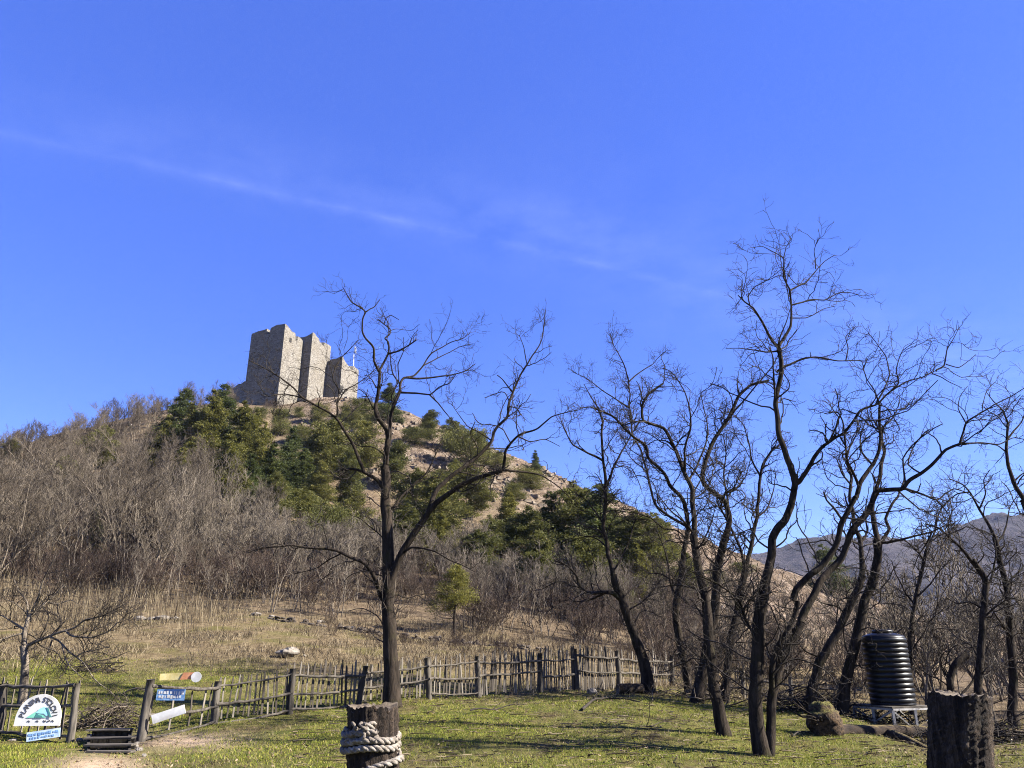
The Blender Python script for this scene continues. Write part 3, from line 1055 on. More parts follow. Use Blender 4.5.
traced_tree('bare_tree', 'dark leafless tree leaning left from the end of the picket fence', (648, 693, 22.6), [
    (16, 8, [(649, 693), (647, 675), (643, 660), (636, 640), (630, 624), (624, 608), (621, 599), (616, 585), (613, 575)], -0.1),
    (7, 3, [(613, 576), (608, 546), (604, 525), (606, 500), (606, 482), (603, 461), (602, 440), (603, 421)], 0.1),
    (7, 2, [(621, 600), (613, 594), (600, 592), (588, 592.5), (580, 587), (577, 576), (568, 566), (556, 560)], -0.3),
    (3.6, 1, [(603, 594), (590, 600), (576, 602), (566, 596)], 0.4),
    (4, 1.2, [(607, 484), (613, 468), (620, 455), (630, 437), (640, 420)], 0.4),
    (3.6, 1.2, [(603, 461), (595, 456), (588, 453), (573, 445), (565, 430), (562, 421)], -0.4),
    (3, 1, [(604, 525), (596, 512), (586, 500), (574, 492)], 0.4),
    (3.2, 1, [(603, 421), (598, 408), (590, 396), (584, 384)], 0.2),
    (3.2, 1, [(612, 574), (620, 560), (628, 543), (634, 524), (640, 508)], 0.4),
    (2.8, 1, [(608, 548), (600, 540), (590, 536), (577, 538)], 0.5),
    (2.8, 1, [(626, 611), (640, 604), (652, 592), (660, 580)], 0.5),
], 102, dens=1.0)

traced_tree('bare_tree', 'slender dark leafless tree with an S-curved trunk behind the leaning lawn trees', (690, 700, 23.0), [
    (11, 8.5, [(690, 700), (688, 680), (684, 660), (679, 640), (676.5, 622), (676, 605), (679.5, 590), (682.7, 568)], 0.0),
    (8, 2.6, [(682.7, 568), (684, 550), (688, 528), (685, 502), (672, 487), (664, 473.6), (648.5, 458), (647, 447.6), (633, 437), (612, 416), (594, 408)], -0.15),
    (4.5, 1.6, [(690, 528), (668, 515), (656, 505), (648.5, 479), (640.7, 450), (632, 434.6), (630, 408.5), (629, 382.5)], 0.2),
    (2.4, 0.8, [(629, 382.5), (625, 368), (618.6, 354), (609.5, 335)], -0.2),
    (2.2, 0.8, [(629, 382), (643, 369.5), (654, 363), (664, 352)], 0.3),
    (2.4, 0.8, [(630, 408), (607, 393), (589, 380), (573, 372)], -0.4),
    (2.6, 1, [(688, 540), (676, 530), (664, 528), (650, 518), (636, 514), (622, 508)], -0.4),
    (4, 1.4, [(677, 602), (672, 586), (668, 566), (664, 548), (656, 530)], 0.3),
    (2.5, 1, [(671, 580), (660, 574), (648, 573), (640, 566)], 0.3),
], 103, dens=1.3)

traced_tree('bare_tree', 'slim dark leafless tree standing on open lawn with a pale twiggy base', (724, 737, 16.8), [
    (16, 9.5, [(724.7, 737), (721, 722), (718, 710), (714.5, 690), (713, 675), (709, 645), (707, 615), (703, 590), (698, 565), (693, 535)], 0.05),
    (8.5, 2.6, [(693, 536), (695, 520), (692, 489), (685, 473.6), (677, 453), (664, 429), (643, 421), (641, 406), (650, 392), (662, 384)], 0.2),
    (4, 1.1, [(685, 474), (684, 452), (690, 430), (690, 408), (683, 390), (672, 372), (664, 368)], -0.3),
    (3.4, 1.1, [(689, 480), (697, 466), (703, 452), (708, 432), (703, 410), (700, 392)], 0.4),
    (3.8, 1.2, [(693, 533), (684, 522), (672, 512), (664, 503), (656, 493)], -0.4),
    (3.6, 1, [(704, 595), (694, 588), (682, 585), (670, 585), (656, 588)], 0.3),
    (3.2, 1, [(695, 552), (704, 540), (712, 522), (716, 504)], -0.4),
    (2.6, 1, [(677, 453), (668, 442), (656, 440), (646, 446)], 0.3),
    (1.6, 0.8, [(716, 700), (722, 685), (727, 664), (724, 645)], -0.4),
    (1.6, 0.8, [(717, 706), (708, 690), (700, 676)], -0.4),
    (1.6, 0.8, [(714, 690), (724, 676), (738, 668), (752, 670)], -0.3),
], 104, dens=1.3, twig='twig')

traced_tree('bare_tree', 'dark leafless tree with kinked trunk just behind the slim lawn tree', (697, 707, 21.4), [
    (16, 9, [(696, 706), (699, 692), (702, 675), (707, 650), (711, 632), (714.5, 617), (716, 590), (717, 566), (722, 550), (726, 537)], 0.05),
    (9, 3.4, [(726, 538), (730, 517), (721, 498), (705, 486), (702, 476), (707, 458), (713.6, 442), (722, 428), (729, 416), (740, 396), (750, 385), (770, 380)], 0.1),
    (3.4, 1.2, [(722, 428), (734, 412), (748, 396), (762, 380), (773, 366), (778, 356)], -0.2),
    (3, 1, [(740, 396), (737, 384), (738, 374)], 0.2),
    (4, 1.2, [(731, 518), (728, 498), (724, 476), (726, 455), (722, 436)], 0.4),
    (3, 1, [(703, 482), (694, 470), (684, 462), (672, 462)], -0.4),
    (3, 1, [(720, 498), (736, 488), (746, 476), (750, 458)], 0.4),
    (3, 1, [(717, 566), (706, 556), (700, 544), (690, 538)], -0.4),
], 105, dens=1.3)

traced_tree('bare_tree', 'dark leafless tree with a steeply right-leaning trunk left of the twin-trunked tree', (727, 702, 22.0), [
    (11, 8, [(724, 704), (727, 675), (731, 640), (734, 626), (740, 596), (745.7, 570)], 0.05),
    (7, 3.2, [(745.7, 570), (751, 544), (757, 518), (759, 498), (760, 475), (766, 460), (774, 446)], 0.1),
    (5, 1.6, [(745, 573), (740, 548), (726, 520), (720, 508), (726, 493), (735, 487), (742, 470)], -0.4),
    (3, 1, [(760, 476), (752, 460), (748, 440), (742, 424), (730, 412)], 0.3),
    (3, 1, [(757, 518), (768, 506), (774, 490), (776, 472)], 0.3),
    (2.8, 1, [(751, 544), (742, 534), (730, 534), (716, 530)], -0.3),
    (3, 1, [(736, 616), (748, 604), (756, 590), (768, 580)], -0.4),
], 106, dens=1.3)

twin = traced_tree('bare_tree', 'tallest dark leafless tree with twin trunks splitting at the ground, nearest on the lawn', (763, 758, 14.7), [
    (19, 15, [(763, 760), (758, 742), (755.8, 702), (756.7, 666), (758, 629), (761.6, 604.5), (764, 585)], 0.0),
    (14, 9, [(764, 587), (768, 570), (772, 540), (778, 527), (785, 519), (791, 506), (794, 494), (795, 482), (794, 474)], 0.05),
    (9, 6, [(794, 477), (791, 464), (786.4, 454), (778.6, 435.6), (777, 420), (775.5, 405), (781, 378), (780, 362), (778.6, 346)], 0.1),
    (5, 1.6, [(778.6, 348), (773, 342), (764, 324), (754, 308), (745, 302), (738, 296)], -0.3),
    (2, 0.8, [(750, 306), (748, 296), (754, 287), (766, 281), (778, 272)], -0.3),
    (1.6, 0.8, [(742, 299), (741, 290), (742, 282)], 0.2),
    (5, 2.2, [(779, 346), (786, 336), (791, 326), (791.6, 305.5), (790, 290)], 0.3),
    (3, 1, [(778, 352), (780, 338), (786, 322), (790, 308)], -0.2),
    (2.6, 0.8, [(790, 290), (784, 277), (784, 258.6), (778, 254), (772, 251), (762, 246), (754, 247)], -0.2),
    (1.6, 0.7, [(784, 258), (786, 247), (792, 238)], 0.2),
    (2.6, 0.8, [(790, 290), (798, 286), (806, 282), (816, 269), (824, 262), (833, 255)], 0.4),
    (1.7, 0.7, [(816, 269), (814, 252), (818, 238)], -0.2),
    (2.6, 0.8, [(791.6, 305), (808.5, 300), (824, 299), (837, 294), (850, 293), (861, 296)], 0.5),
    (2, 0.8, [(790, 318), (806, 318), (822, 310), (836, 306)], 0.6),
    (3.8, 1.1, [(777, 372), (784, 366), (798, 361), (816, 358), (837, 361.5), (852, 361), (868, 360)], 0.3),
    (2, 0.8, [(846, 361), (848, 348), (846, 336), (856, 326)], 0.2),
    (2.8, 0.9, [(778.6, 352), (766, 352), (756, 350), (740, 348), (725, 349)], -0.4),
    (3.4, 1.4, [(775.5, 404), (774, 380), (773, 357), (768, 346)], -0.3),
    # right fork
    (7.5, 3.6, [(794, 484), (799, 481), (808.5, 467), (814, 456), (822, 446), (834, 438), (845, 433)], -0.2),
    (4, 1.3, [(845, 433), (860, 411), (876, 404.6), (886, 395.5), (907, 382.5), (922, 377), (936, 371)], -0.1),
    (2.6, 0.8, [(936, 371), (944, 366), (947, 350), (953, 340), (959, 328)], 0.1),
    (1.8, 0.8, [(946, 364), (959, 367), (968, 361), (975, 354)], 0.3),
    (1.8, 0.8, [(932, 373), (941, 377), (949, 382), (962, 388)], -0.3),
    (2.6, 0.9, [(876, 404), (884, 390), (889, 374), (886, 356), (876, 342), (868, 334)], 0.3),
    (2.4, 0.9, [(886, 395), (898, 384), (896, 370), (902, 352), (912, 344)], -0.3),
    # second trunk
    (15, 12, [(770, 760), (770, 727), (772, 700), (776, 678), (783.6, 653), (792, 637), (801, 622)], 0.08),
    (11, 7.5, [(801, 623), (810, 604), (819, 584), (830, 570), (842, 558), (850, 535), (866, 511), (873.6, 496), (878, 489)], 0.1),
    (7, 3.4, [(876, 490), (888, 489.5), (902, 489), (912, 479), (930, 466), (946, 450), (964, 443.7)], -0.2),
    (3.2, 1.1, [(960, 445), (966, 430), (968, 422), (978, 414), (990, 408), (1006, 398), (1024, 388)], -0.1),
    (3, 1, [(964, 443.7), (982, 443), (1000, 443.7), (1014, 438), (1028, 440)], 0.3),
    (2, 0.8, [(966, 424), (958, 408), (960, 396), (968, 386)], 0.3),
    (3.8, 1, [(904, 489), (922.5, 494.5), (938, 499.7), (946, 493), (954, 489), (968, 494), (980, 502)], 0.3),
    (2, 0.8, [(936, 499), (944, 508), (950, 518), (952, 530)], -0.3),
    (9, 7, [(772, 700), (772, 672), (776, 650), (788, 629), (796, 610), (798, 600)], -0.2),
    (10, 7, [(792, 600), (795.5, 589), (808, 576), (821.6, 566), (837, 542), (842, 521.6), (855, 498)], -0.1),
    (7, 3.4, [(855, 498), (860.6, 482.5), (873.6, 464), (879, 449), (880, 425), (880, 404)], 0.15),
    (2.6, 0.9, [(880, 406), (874, 390), (866, 378), (862, 362)], -0.3),
    (2.6, 0.9, [(880, 430), (890, 420), (898, 410), (906, 408), (912, 398)], 0.4),
    (4, 2, [(842, 520), (834, 508), (827, 500), (824, 492)], -0.2),
    (3, 1.6, [(849, 510), (846, 500), (845, 493)], 0.2),
    (4.4, 1.4, [(858, 485), (853, 474), (846, 460), (845, 445), (843, 422), (838, 412), (826, 414)], -0.3),
    (2.6, 0.9, [(845, 445), (838, 434), (828, 428), (820, 416)], 0.4),
    (3.4, 1, [(873, 465), (862, 452), (860, 436), (866, 420)], -0.3),
    (3, 1, [(850, 535), (862, 530), (872, 535), (880, 545)], -0.4),
    # low whippy shoots on the trunks
    (4.5, 1.2, [(757, 640), (746, 622), (738, 600), (720, 585), (700, 575), (680, 568)], -0.2),
    (3, 1, [(760, 604), (744, 596), (728, 592), (712, 596)], 0.3),
    (2.2, 0.9, [(763, 604), (768, 590), (760, 574), (750, 566)], -0.3),
    (2.2, 0.9, [(760, 650), (772, 640), (780, 622), (778, 600)], -0.5),
    (2, 0.8, [(758, 690), (748, 676), (736, 668), (724, 672)], -0.4),
    (2, 0.8, [(772, 690), (784, 680), (798, 664), (812, 662)], -0.4),
], 107, dens=0.95, sides=12)

traced_tree('bare_tree', 'dark leafless tree with a strongly right-leaning trunk left of the black tank', (811, 713, 20.2), [
    (13, 8.5, [(811, 714), (812, 698), (814, 683), (820, 661), (835, 636), (846, 614), (857, 590), (862, 575)], 0.0),
    (8, 3.4, [(862, 577), (861, 550), (857, 532), (853, 515), (850, 497), (852, 478), (846, 462)], 0.15),
    (4, 1.3, [(860, 545), (868, 530), (866, 514), (872, 500)], 0.3),
    (3, 1, [(851, 486), (842, 474), (836, 458), (826, 452)], -0.3),
    (3.4, 1, [(822, 658), (806, 652), (796, 640), (788, 636)], -0.4),
    (2.6, 1, [(846, 614), (836, 606), (824, 604), (812, 598)], -0.3),
    (3, 1, [(846, 462), (850, 446), (858, 430), (856, 414)], 0.3),
], 108, dens=1.0)

traced_tree('bare_tree', 'dark leafless tree rising beside the black tank with a pale-lit bend', (842, 722, 20.4), [
    (14, 10, [(843, 723), (844, 702), (845, 683), (853, 653.5), (859.5, 624), (864, 602), (872, 585), (878, 560), (877, 540)], 0.0),
    (8.5, 3.6, [(877.5, 545), (873.6, 524), (873, 498), (880, 474), (884, 452), (881, 430)], 0.15),
    (6, 3, [(877, 552), (882, 540), (889, 530), (887, 518), (893, 503), (898, 496)], 0.3),
    (4.4, 1.4, [(876, 541), (886, 543), (897, 540), (914, 536), (932, 531), (944, 526), (955, 523)], -0.3),
    (2.8, 1, [(898, 496), (904, 480), (904, 466), (914, 452)], 0.3),
    (2.6, 1, [(932, 531), (926, 544), (918, 556), (914, 570)], 0.3),
    (3, 1, [(866, 598), (878, 592), (888, 580), (894, 566)], 0.3),
    (2.6, 1, [(881, 432), (872, 418), (870, 404)], -0.3),
], 109, dens=0.9)

# thinner bare trees behind and beside the tank
traced_tree('bare_tree', 'grey leafless sapling tree with forking stem behind the right edge of the tank', (913, 712, 24.5), [
    (7, 4, [(912, 712), (911, 690), (910, 652), (912, 622), (916, 595), (922, 570), (926, 551)], 0.0),
    (3.4, 1.2, [(926, 551), (934, 534), (938, 516), (944, 500)], 0.2),
    (3, 1, [(924, 560), (914, 548), (905, 540), (896, 536)], -0.3),
    (3, 1, [(914, 605), (904, 590), (896, 574), (892, 560)], 0.3),
    (3, 1, [(916, 596), (930, 584), (940, 570), (950, 560)], -0.3),
    (2.4, 1, [(910, 652), (922, 636), (930, 620), (940, 612)], -0.3),
], 110, dens=1.3)
traced_tree('bare_tree', 'leafless tree with arching dark trunk behind the thick bark-covered post', (978, 722, 20.5), [
    (10, 7, [(977, 722), (978, 690), (981, 650), (983, 617), (986, 582), (980, 570), (972, 560)], 0.0),
    (5, 2, [(972, 561), (962, 549), (949, 537), (938, 528), (926, 524)], -0.2),
    (4, 1.4, [(985, 590), (992, 575), (996, 556), (994, 538)], 0.2),
    (2.8, 1, [(950, 538), (948, 522), (952, 508), (948, 494)], 0.3),
    (3, 1, [(984, 610), (970, 602), (958, 604), (946, 598)], 0.3),
    (3, 1, [(983, 618), (998, 606), (1010, 598), (1022, 600)], -0.3),
], 111, dens=1.2)
traced_tree('bare_tree', 'tall leafless tree with upright stem at the right edge, in front of the far mountain', (1012, 716, 21.5), [
    (11, 6, [(1012, 716), (1013, 690), (1012, 652), (1009, 618), (1006, 586), (999, 558), (994.7, 537)], 0.0),
    (5, 1.4, [(994.7, 538), (986, 520), (980, 508.6), (970, 492), (962, 484), (950, 478)], 0.1),
    (3.4, 1.2, [(1012, 640), (1000, 622), (990, 606), (985, 588)], -0.3),
    (3, 1, [(997, 545), (1006, 526), (1010, 508), (1018, 494)], 0.3),
    (3, 1, [(1006, 586), (1020, 570), (1030, 556), (1036, 540)], 0.3),
    (2.6, 1, [(980, 508), (986, 494), (984, 480), (990, 470)], -0.3),
    (2.4, 1, [(970, 492), (958, 494), (946, 502), (936, 514)], 0.3),
], 112, dens=1.2)
traced_tree('bare_tree', 'dark leafless tree standing mostly past the right picture edge, limbs reaching in', (1060, 735, 17.5), [
    (16, 9, [(1060, 735), (1056, 690), (1052, 640), (1050, 590), (1042, 550), (1032, 520), (1024, 500)], 0.0),
    (7, 3, [(1024, 501), (1014, 482), (1008, 466), (1006, 450), (1007, 436), (1008, 424)], 0.1),
    (3, 1, [(1008, 424), (1002, 410), (994, 402), (986, 392)], -0.2),
    (3, 1, [(1007, 440), (1016, 428), (1024, 416), (1032, 400)], 0.2),
    (3, 1, [(1014, 482), (1022, 474), (1032, 470)], 0.3),
    (2.4, 1, [(1006, 452), (998, 446), (990, 444)], -0.3),
], 113, dens=1.0)
traced_tree('bare_tree', 'crooked stump-like broken trunk with few limbs behind the tank and thick post', (952, 716, 21.0), [
    (9, 8, [(953, 716), (952, 700), (950, 680), (953, 668), (961, 658), (966, 655)], 0.0),
    (4, 1.4, [(957, 700), (966, 690), (975, 676), (984, 660), (990, 640)], 0.2),
    (2.5, 1, [(950, 682), (942, 668), (938, 652)], 0.2),
], 114, dens=0.7)

# the small orchard tree behind the left fence
traced_tree('bare_tree', 'small pale-barked leafless tree spreading low branches behind the round sign', (22, 715, 19.5), [
    (11, 8.5, [(21, 716), (22, 700), (24, 684), (26, 662), (24, 645)], 0.0),
    (8, 4.5, [(24, 645), (25, 631), (28, 619), (32, 614)], 0.1),
    (4.5, 1.2, [(30, 616), (37, 611), (46, 602), (54, 595.6), (60, 589), (66, 584)], 0.3),
    (3.6, 1.2, [(32, 612), (38, 598), (44, 580), (50, 568), (56, 556)], -0.3),
    (4.6, 1.1, [(25, 648), (34, 643), (46, 637), (56, 633), (73, 628), (85, 621), (108, 613), (125, 604)], -0.2),
    (3, 0.9, [(66, 631), (70, 636), (76, 638), (91, 637), (108, 631), (120, 622), (128, 613)], -0.3),
    (2.8, 0.9, [(50, 637), (58, 641), (71, 653), (81, 661), (95, 678), (108, 690), (118, 698)], -0.4),
    (2.4, 0.9, [(62, 645), (64, 656), (70, 668), (84, 680)], -0.5),
    (2.2, 0.9, [(76, 657), (84, 652), (96, 650), (108, 647)], -0.3),
    (2.2, 0.9, [(52, 640), (48, 652), (42, 662), (34, 676)], -0.4),
    (3.6, 1, [(25, 630), (15, 622.7), (3, 616), (-10, 612)], 0.3),
    (3, 1, [(24, 633), (12, 636), (0, 640), (-14, 646)], -0.3),
    (3, 1, [(28, 620), (27, 602), (20, 592), (14, 580)], 0.3),
    (2.4, 0.9, [(26, 612), (14, 602), (2, 598)], -0.3),
    (2.2, 0.8, [(46, 602), (58, 604), (70, 600), (80, 604)], 0.4),
], 115, dens=1.2, twig='twig', barkm='bark_grey', l1=(0.5, 1.4))

# ------------------------------------------------------------------ woods on the slope
def woody(name, seed, H, nst, spread, twig, th=1.0, dens=1.0, single=False, tr=0.012):
    """a bare tree or many-stemmed bush as trunk + twigs, base at the origin; returns (trunk MB, twig MB)"""
    rng = np.random.default_rng(seed)
    P, Q = [], []
    for k in range(nst):
        a = rng.uniform(0, 6.283)
        b0 = np.array([math.cos(a), math.sin(a), 0]) * (0 if single else rng.uniform(0, 0.25 * spread))
        lean = rng.uniform(0.05, 1.0) * spread / H * 0.9
        d = nrm(np.array([math.cos(a) * lean, math.sin(a) * lean, 1.0])[None])[0]
        h = H * rng.uniform(0.7, 1.0)
        pts = [b0 - [0, 0, 0.4]]
        for j in range(7):
            d = nrm((d + rng.normal(size=3) * 0.13 + [0, 0, 0.06])[None])[0]
            pts.append(pts[-1] + d * h / 7)
        pts = resample(np.array(pts), 16)
        P.append(pts)
        Q.append(np.linspace(1, 0.16, 16) * tr * h * th)
    P, Q = np.array(P), np.array(Q)
    C1, R1 = spawn(P, Q, rng, 2.2 * dens / max(1, H / 4), 0.22 * H, 0.42 * H, 9, ang=(22, 55), up=0.35, tmin=0.22, rcap=0.035 * th, rmin=0.012 * th, wig=0.2)
    C2, R2 = spawn(C1, R1, rng, 3.2 * dens / max(1, H / 5), 0.10 * H, 0.24 * H, 6, ang=(22, 55), up=0.3, tmin=0.15, rcap=0.018 * th, rmin=0.010 * th, wig=0.22)
    C3, R3 = spawn(C2, R2, rng, 3.0 * dens / max(1, H / 6), 0.05 * H, 0.13 * H, 4, ang=(20, 55), up=0.3, tmin=0.1, rcap=0.011 * th, rmin=0.008 * th, wig=0.22)
    mt_, mw = MB(), MB()
    mt_.tubes(P, Q, 6)
    mw.tubes(C1, R1, 4)
    mw.tubes(C2, R2, 3)
    mw.tubes(C3, R3, 3)
    return mt_, mw


PROTO = {}


def proto_bare(key, seed, H, nst, spread, twig, barkm='bark_grey', **k):
    a, b_ = woody(key, seed, H, nst, spread, twig, **k)
    me1 = a.build('trunk', M[barkm], link=False)
    me2 = b_.build('crown', M[twig], link=False)
    PROTO[key] = (me1.data, me2.data)


for i in range(4):
    proto_bare(f'tall{i}', 300 + i, 8.0, 1 + (i % 3), 3.0, 'twig_grey', single=(i == 0), th=1.7, dens=1.7, tr=0.009)
for i in range(4):
    proto_bare(f'thin{i}', 320 + i, 5.0, 2 + i % 2, 1.2, 'twig_pale', th=1.2, dens=1.2, tr=0.007)
for i in range(4):
    proto_bare(f'bush{i}', 340 + i, 3.0, 7, 1.9, 'twig_brown', 'bark_grey', th=1.0, dens=1.5, tr=0.010)
for i in range(3):
    proto_bare(f'pale{i}', 360 + i, 4.2, 6, 2.0, 'twig_pale', th=1.3, dens=1.8, tr=0.008)


def put_bare(key, p, s, rz, name, label, group, parts=True, cat='tree'):
    a, b_ = PROTO[key]
    r = empty(name, p, label, cat, group, rz)
    r.scale = (s, s, s * random.Random(int(p[0] * 97 + p[1] * 31)).uniform(0.88, 1.12))
    for nm, me in (('trunk', a), ('crown', b_)):
        o_ = bpy.data.objects.new(nm, me)
        COL.objects.link(o_)
        o_.parent = r
    return r


def conifer(key, seed, H, Rb, kind, mat, n=3600, leaf=0.22):
    rng = np.random.default_rng(seed)
    mbt = MB()
    zz = np.linspace(-0.5, H * 0.96, 12)
    px_ = np.stack([0.03 * H * np.sin(zz / H * 4 + seed), 0.03 * H * np.cos(zz / H * 3 + seed), zz], 1) * np.array([0.5, 0.5, 1])
    mbt.tubes(px_, 0.018 * H * (1 - 0.9 * np.clip(zz / H, 0, 1)) + 0.01, 6)
    # boughs
    nb = {'lcone': 60, 'cone': 90, 'bush': 80, 'pine': 46, 'column': 80}[kind]
    hb = rng.uniform(0.04 if kind != 'pine' else 0.28, 0.99, nb) if kind != 'bush' else rng.uniform(0.0, 0.98, nb)
    az = rng.uniform(0, 6.283, nb)
    lob = 1 + 0.28 * np.sin(az * 2 + seed) + 0.18 * np.sin(az * 3 + 2 * seed + hb * 5)
    if kind == 'cone':
        rad = Rb * (1 - hb) ** 0.8 * lob + 0.12
        rise = rng.uniform(-0.35, 0.15, nb)
    elif kind == 'lcone':
        hb = 0.34 + 0.65 * hb
        rad = Rb * np.clip(1.25 * (1 - hb), 0, 0.7) ** 0.7 * lob + 0.15
        rise = rng.uniform(-0.25, 0.45, nb)
    elif kind == 'column':
        rad = Rb * np.sin(np.pi * np.clip(hb * 0.86 + 0.12, 0, 1)) ** 0.7 * lob * (1.15 - 0.75 * hb ** 2)
        rise = rng.uniform(0.1, 0.8, nb)
    elif kind == 'bush':
        rad = Rb * np.sqrt(np.clip(1 - (hb - 0.25) ** 2 / 0.6, 0.03, 1)) * lob
        rise = rng.uniform(0.0, 0.7, nb)
    else:
        rad = Rb * np.sqrt(np.clip(1 - ((hb - 0.62) / 0.42) ** 2, 0.04, 1)) * lob
        rise = rng.uniform(-0.05, 0.5, nb)
    rad = rad * rng.uniform(0.62, 1.12, nb)
    p0 = np.stack([np.interp(hb * H, zz, px_[:, 0]), np.interp(hb * H, zz, px_[:, 1]), hb * H], 1)
    p1 = p0 + np.stack([np.cos(az) * rad, np.sin(az) * rad, rise * rad], 1)
    br = np.stack([p0 + (p1 - p0) * s + np.array([0, 0, 1.0]) * (0.12 * math.sin(3.1 * s)) * rad[:, None] for s in np.linspace(0, 1, 5)], 1)
    mbt.tubes(br, np.linspace(0.011, 0.004, 5)[None] * H * 0.5 * np.ones((nb, 1)), 4)
    # needle sprays along the boughs
    k = rng.choice(nb, n, p=rad / rad.sum())
    s = rng.uniform(0.12, 1.04, n) ** 0.75
    c = p0[k] + (p1 - p0)[k] * s[:, None] + np.array([0, 0, 1.0]) * (0.12 * np.sin(3.1 * s) * rad[k])[:, None]
    dirb = nrm(p1 - p0)[k]
    wid = (0.13 + 0.24 * (1 - s)) * rad[k] + 0.06
    c = c + rng.normal(size=(n, 3)) * wid[:, None] * np.array([0.8, 0.8, 0.6])
    d = nrm(dirb + 0.75 * rng.normal(size=(n, 3)) + np.array([0, 0, 0.35 if kind != 'cone' else -0.05]))
    sd = nrm(np.cross(d, rng.normal(size=(n, 3))))
    L = leaf * rng.uniform(0.6, 1.4, n)[:, None]
    w = L * rng.uniform(0.16, 0.34, (n, 1))
    tri = np.stack([c - sd * w, c + sd * w, c + d * L + sd * w * 0.25, c + d * L - sd * w * 0.25], 1).reshape(-1, 3)
    mbl = MB()
    mbl.add(tri, np.arange(4 * n).reshape(-1, 4))
    me1 = mbt.build('trunk', M['bark'], link=False)
    me2 = mbl.build('crown', M[mat], link=False, smooth=False)
    PROTO[key] = (me1.data, me2.data)


for i in range(3):
    conifer(f'fir{i}', 400 + i, 8, 2.3, 'cone', 'fir', 22000, 0.145)
    conifer(f'cedar{i}', 410 + i, 8, 2.1, 'cone', 'cedar', 23000, 0.145)
    conifer(f'jun{i}', 420 + i, 3, 1.5, 'bush', 'juniper', 12000, 0.10)
    conifer(f'pine{i}', 430 + i, 9, 2.9, 'pine', 'fir', 14000, 0.2)
    conifer(f'col{i}', 440 + i, 7, 1.6, 'column', 'juniper', 22000, 0.14)


conifer('spr0', 460, 8, 2.6, 'lcone', 'cedar', 11000, 0.14)


def put_conifer(key, px, py, Y, hpx, name, label, group=None, wide=1.0, rng=random.Random(4), cat='conifer'):
    p = hit(px, py, Y)
    d = p[1] * CP + (p[2] - EYE) * SP
    Hm = hpx * (1.12 if key[:3] in ('ced', 'fir') and p[1] > 60 else 1.0) * d / FPX / 0.95
    H0 = {'spr': 8, 'fir': 8, 'ced': 8, 'jun': 3, 'pin': 9, 'col': 7}[key[:3]]
    s = Hm / H0
    a, b_ = PROTO[key]
    r = empty(name, p - np.array([0, 0, 0.1]), label, cat, group, rng.uniform(0, 6.28))
    r.scale = (s * wide, s * wide, s)
    for nm, me in (('trunk', a), ('crown', b_)):
        o_ = bpy.data.objects.new(nm, me)
        COL.objects.link(o_)
        o_.parent = r
    return r


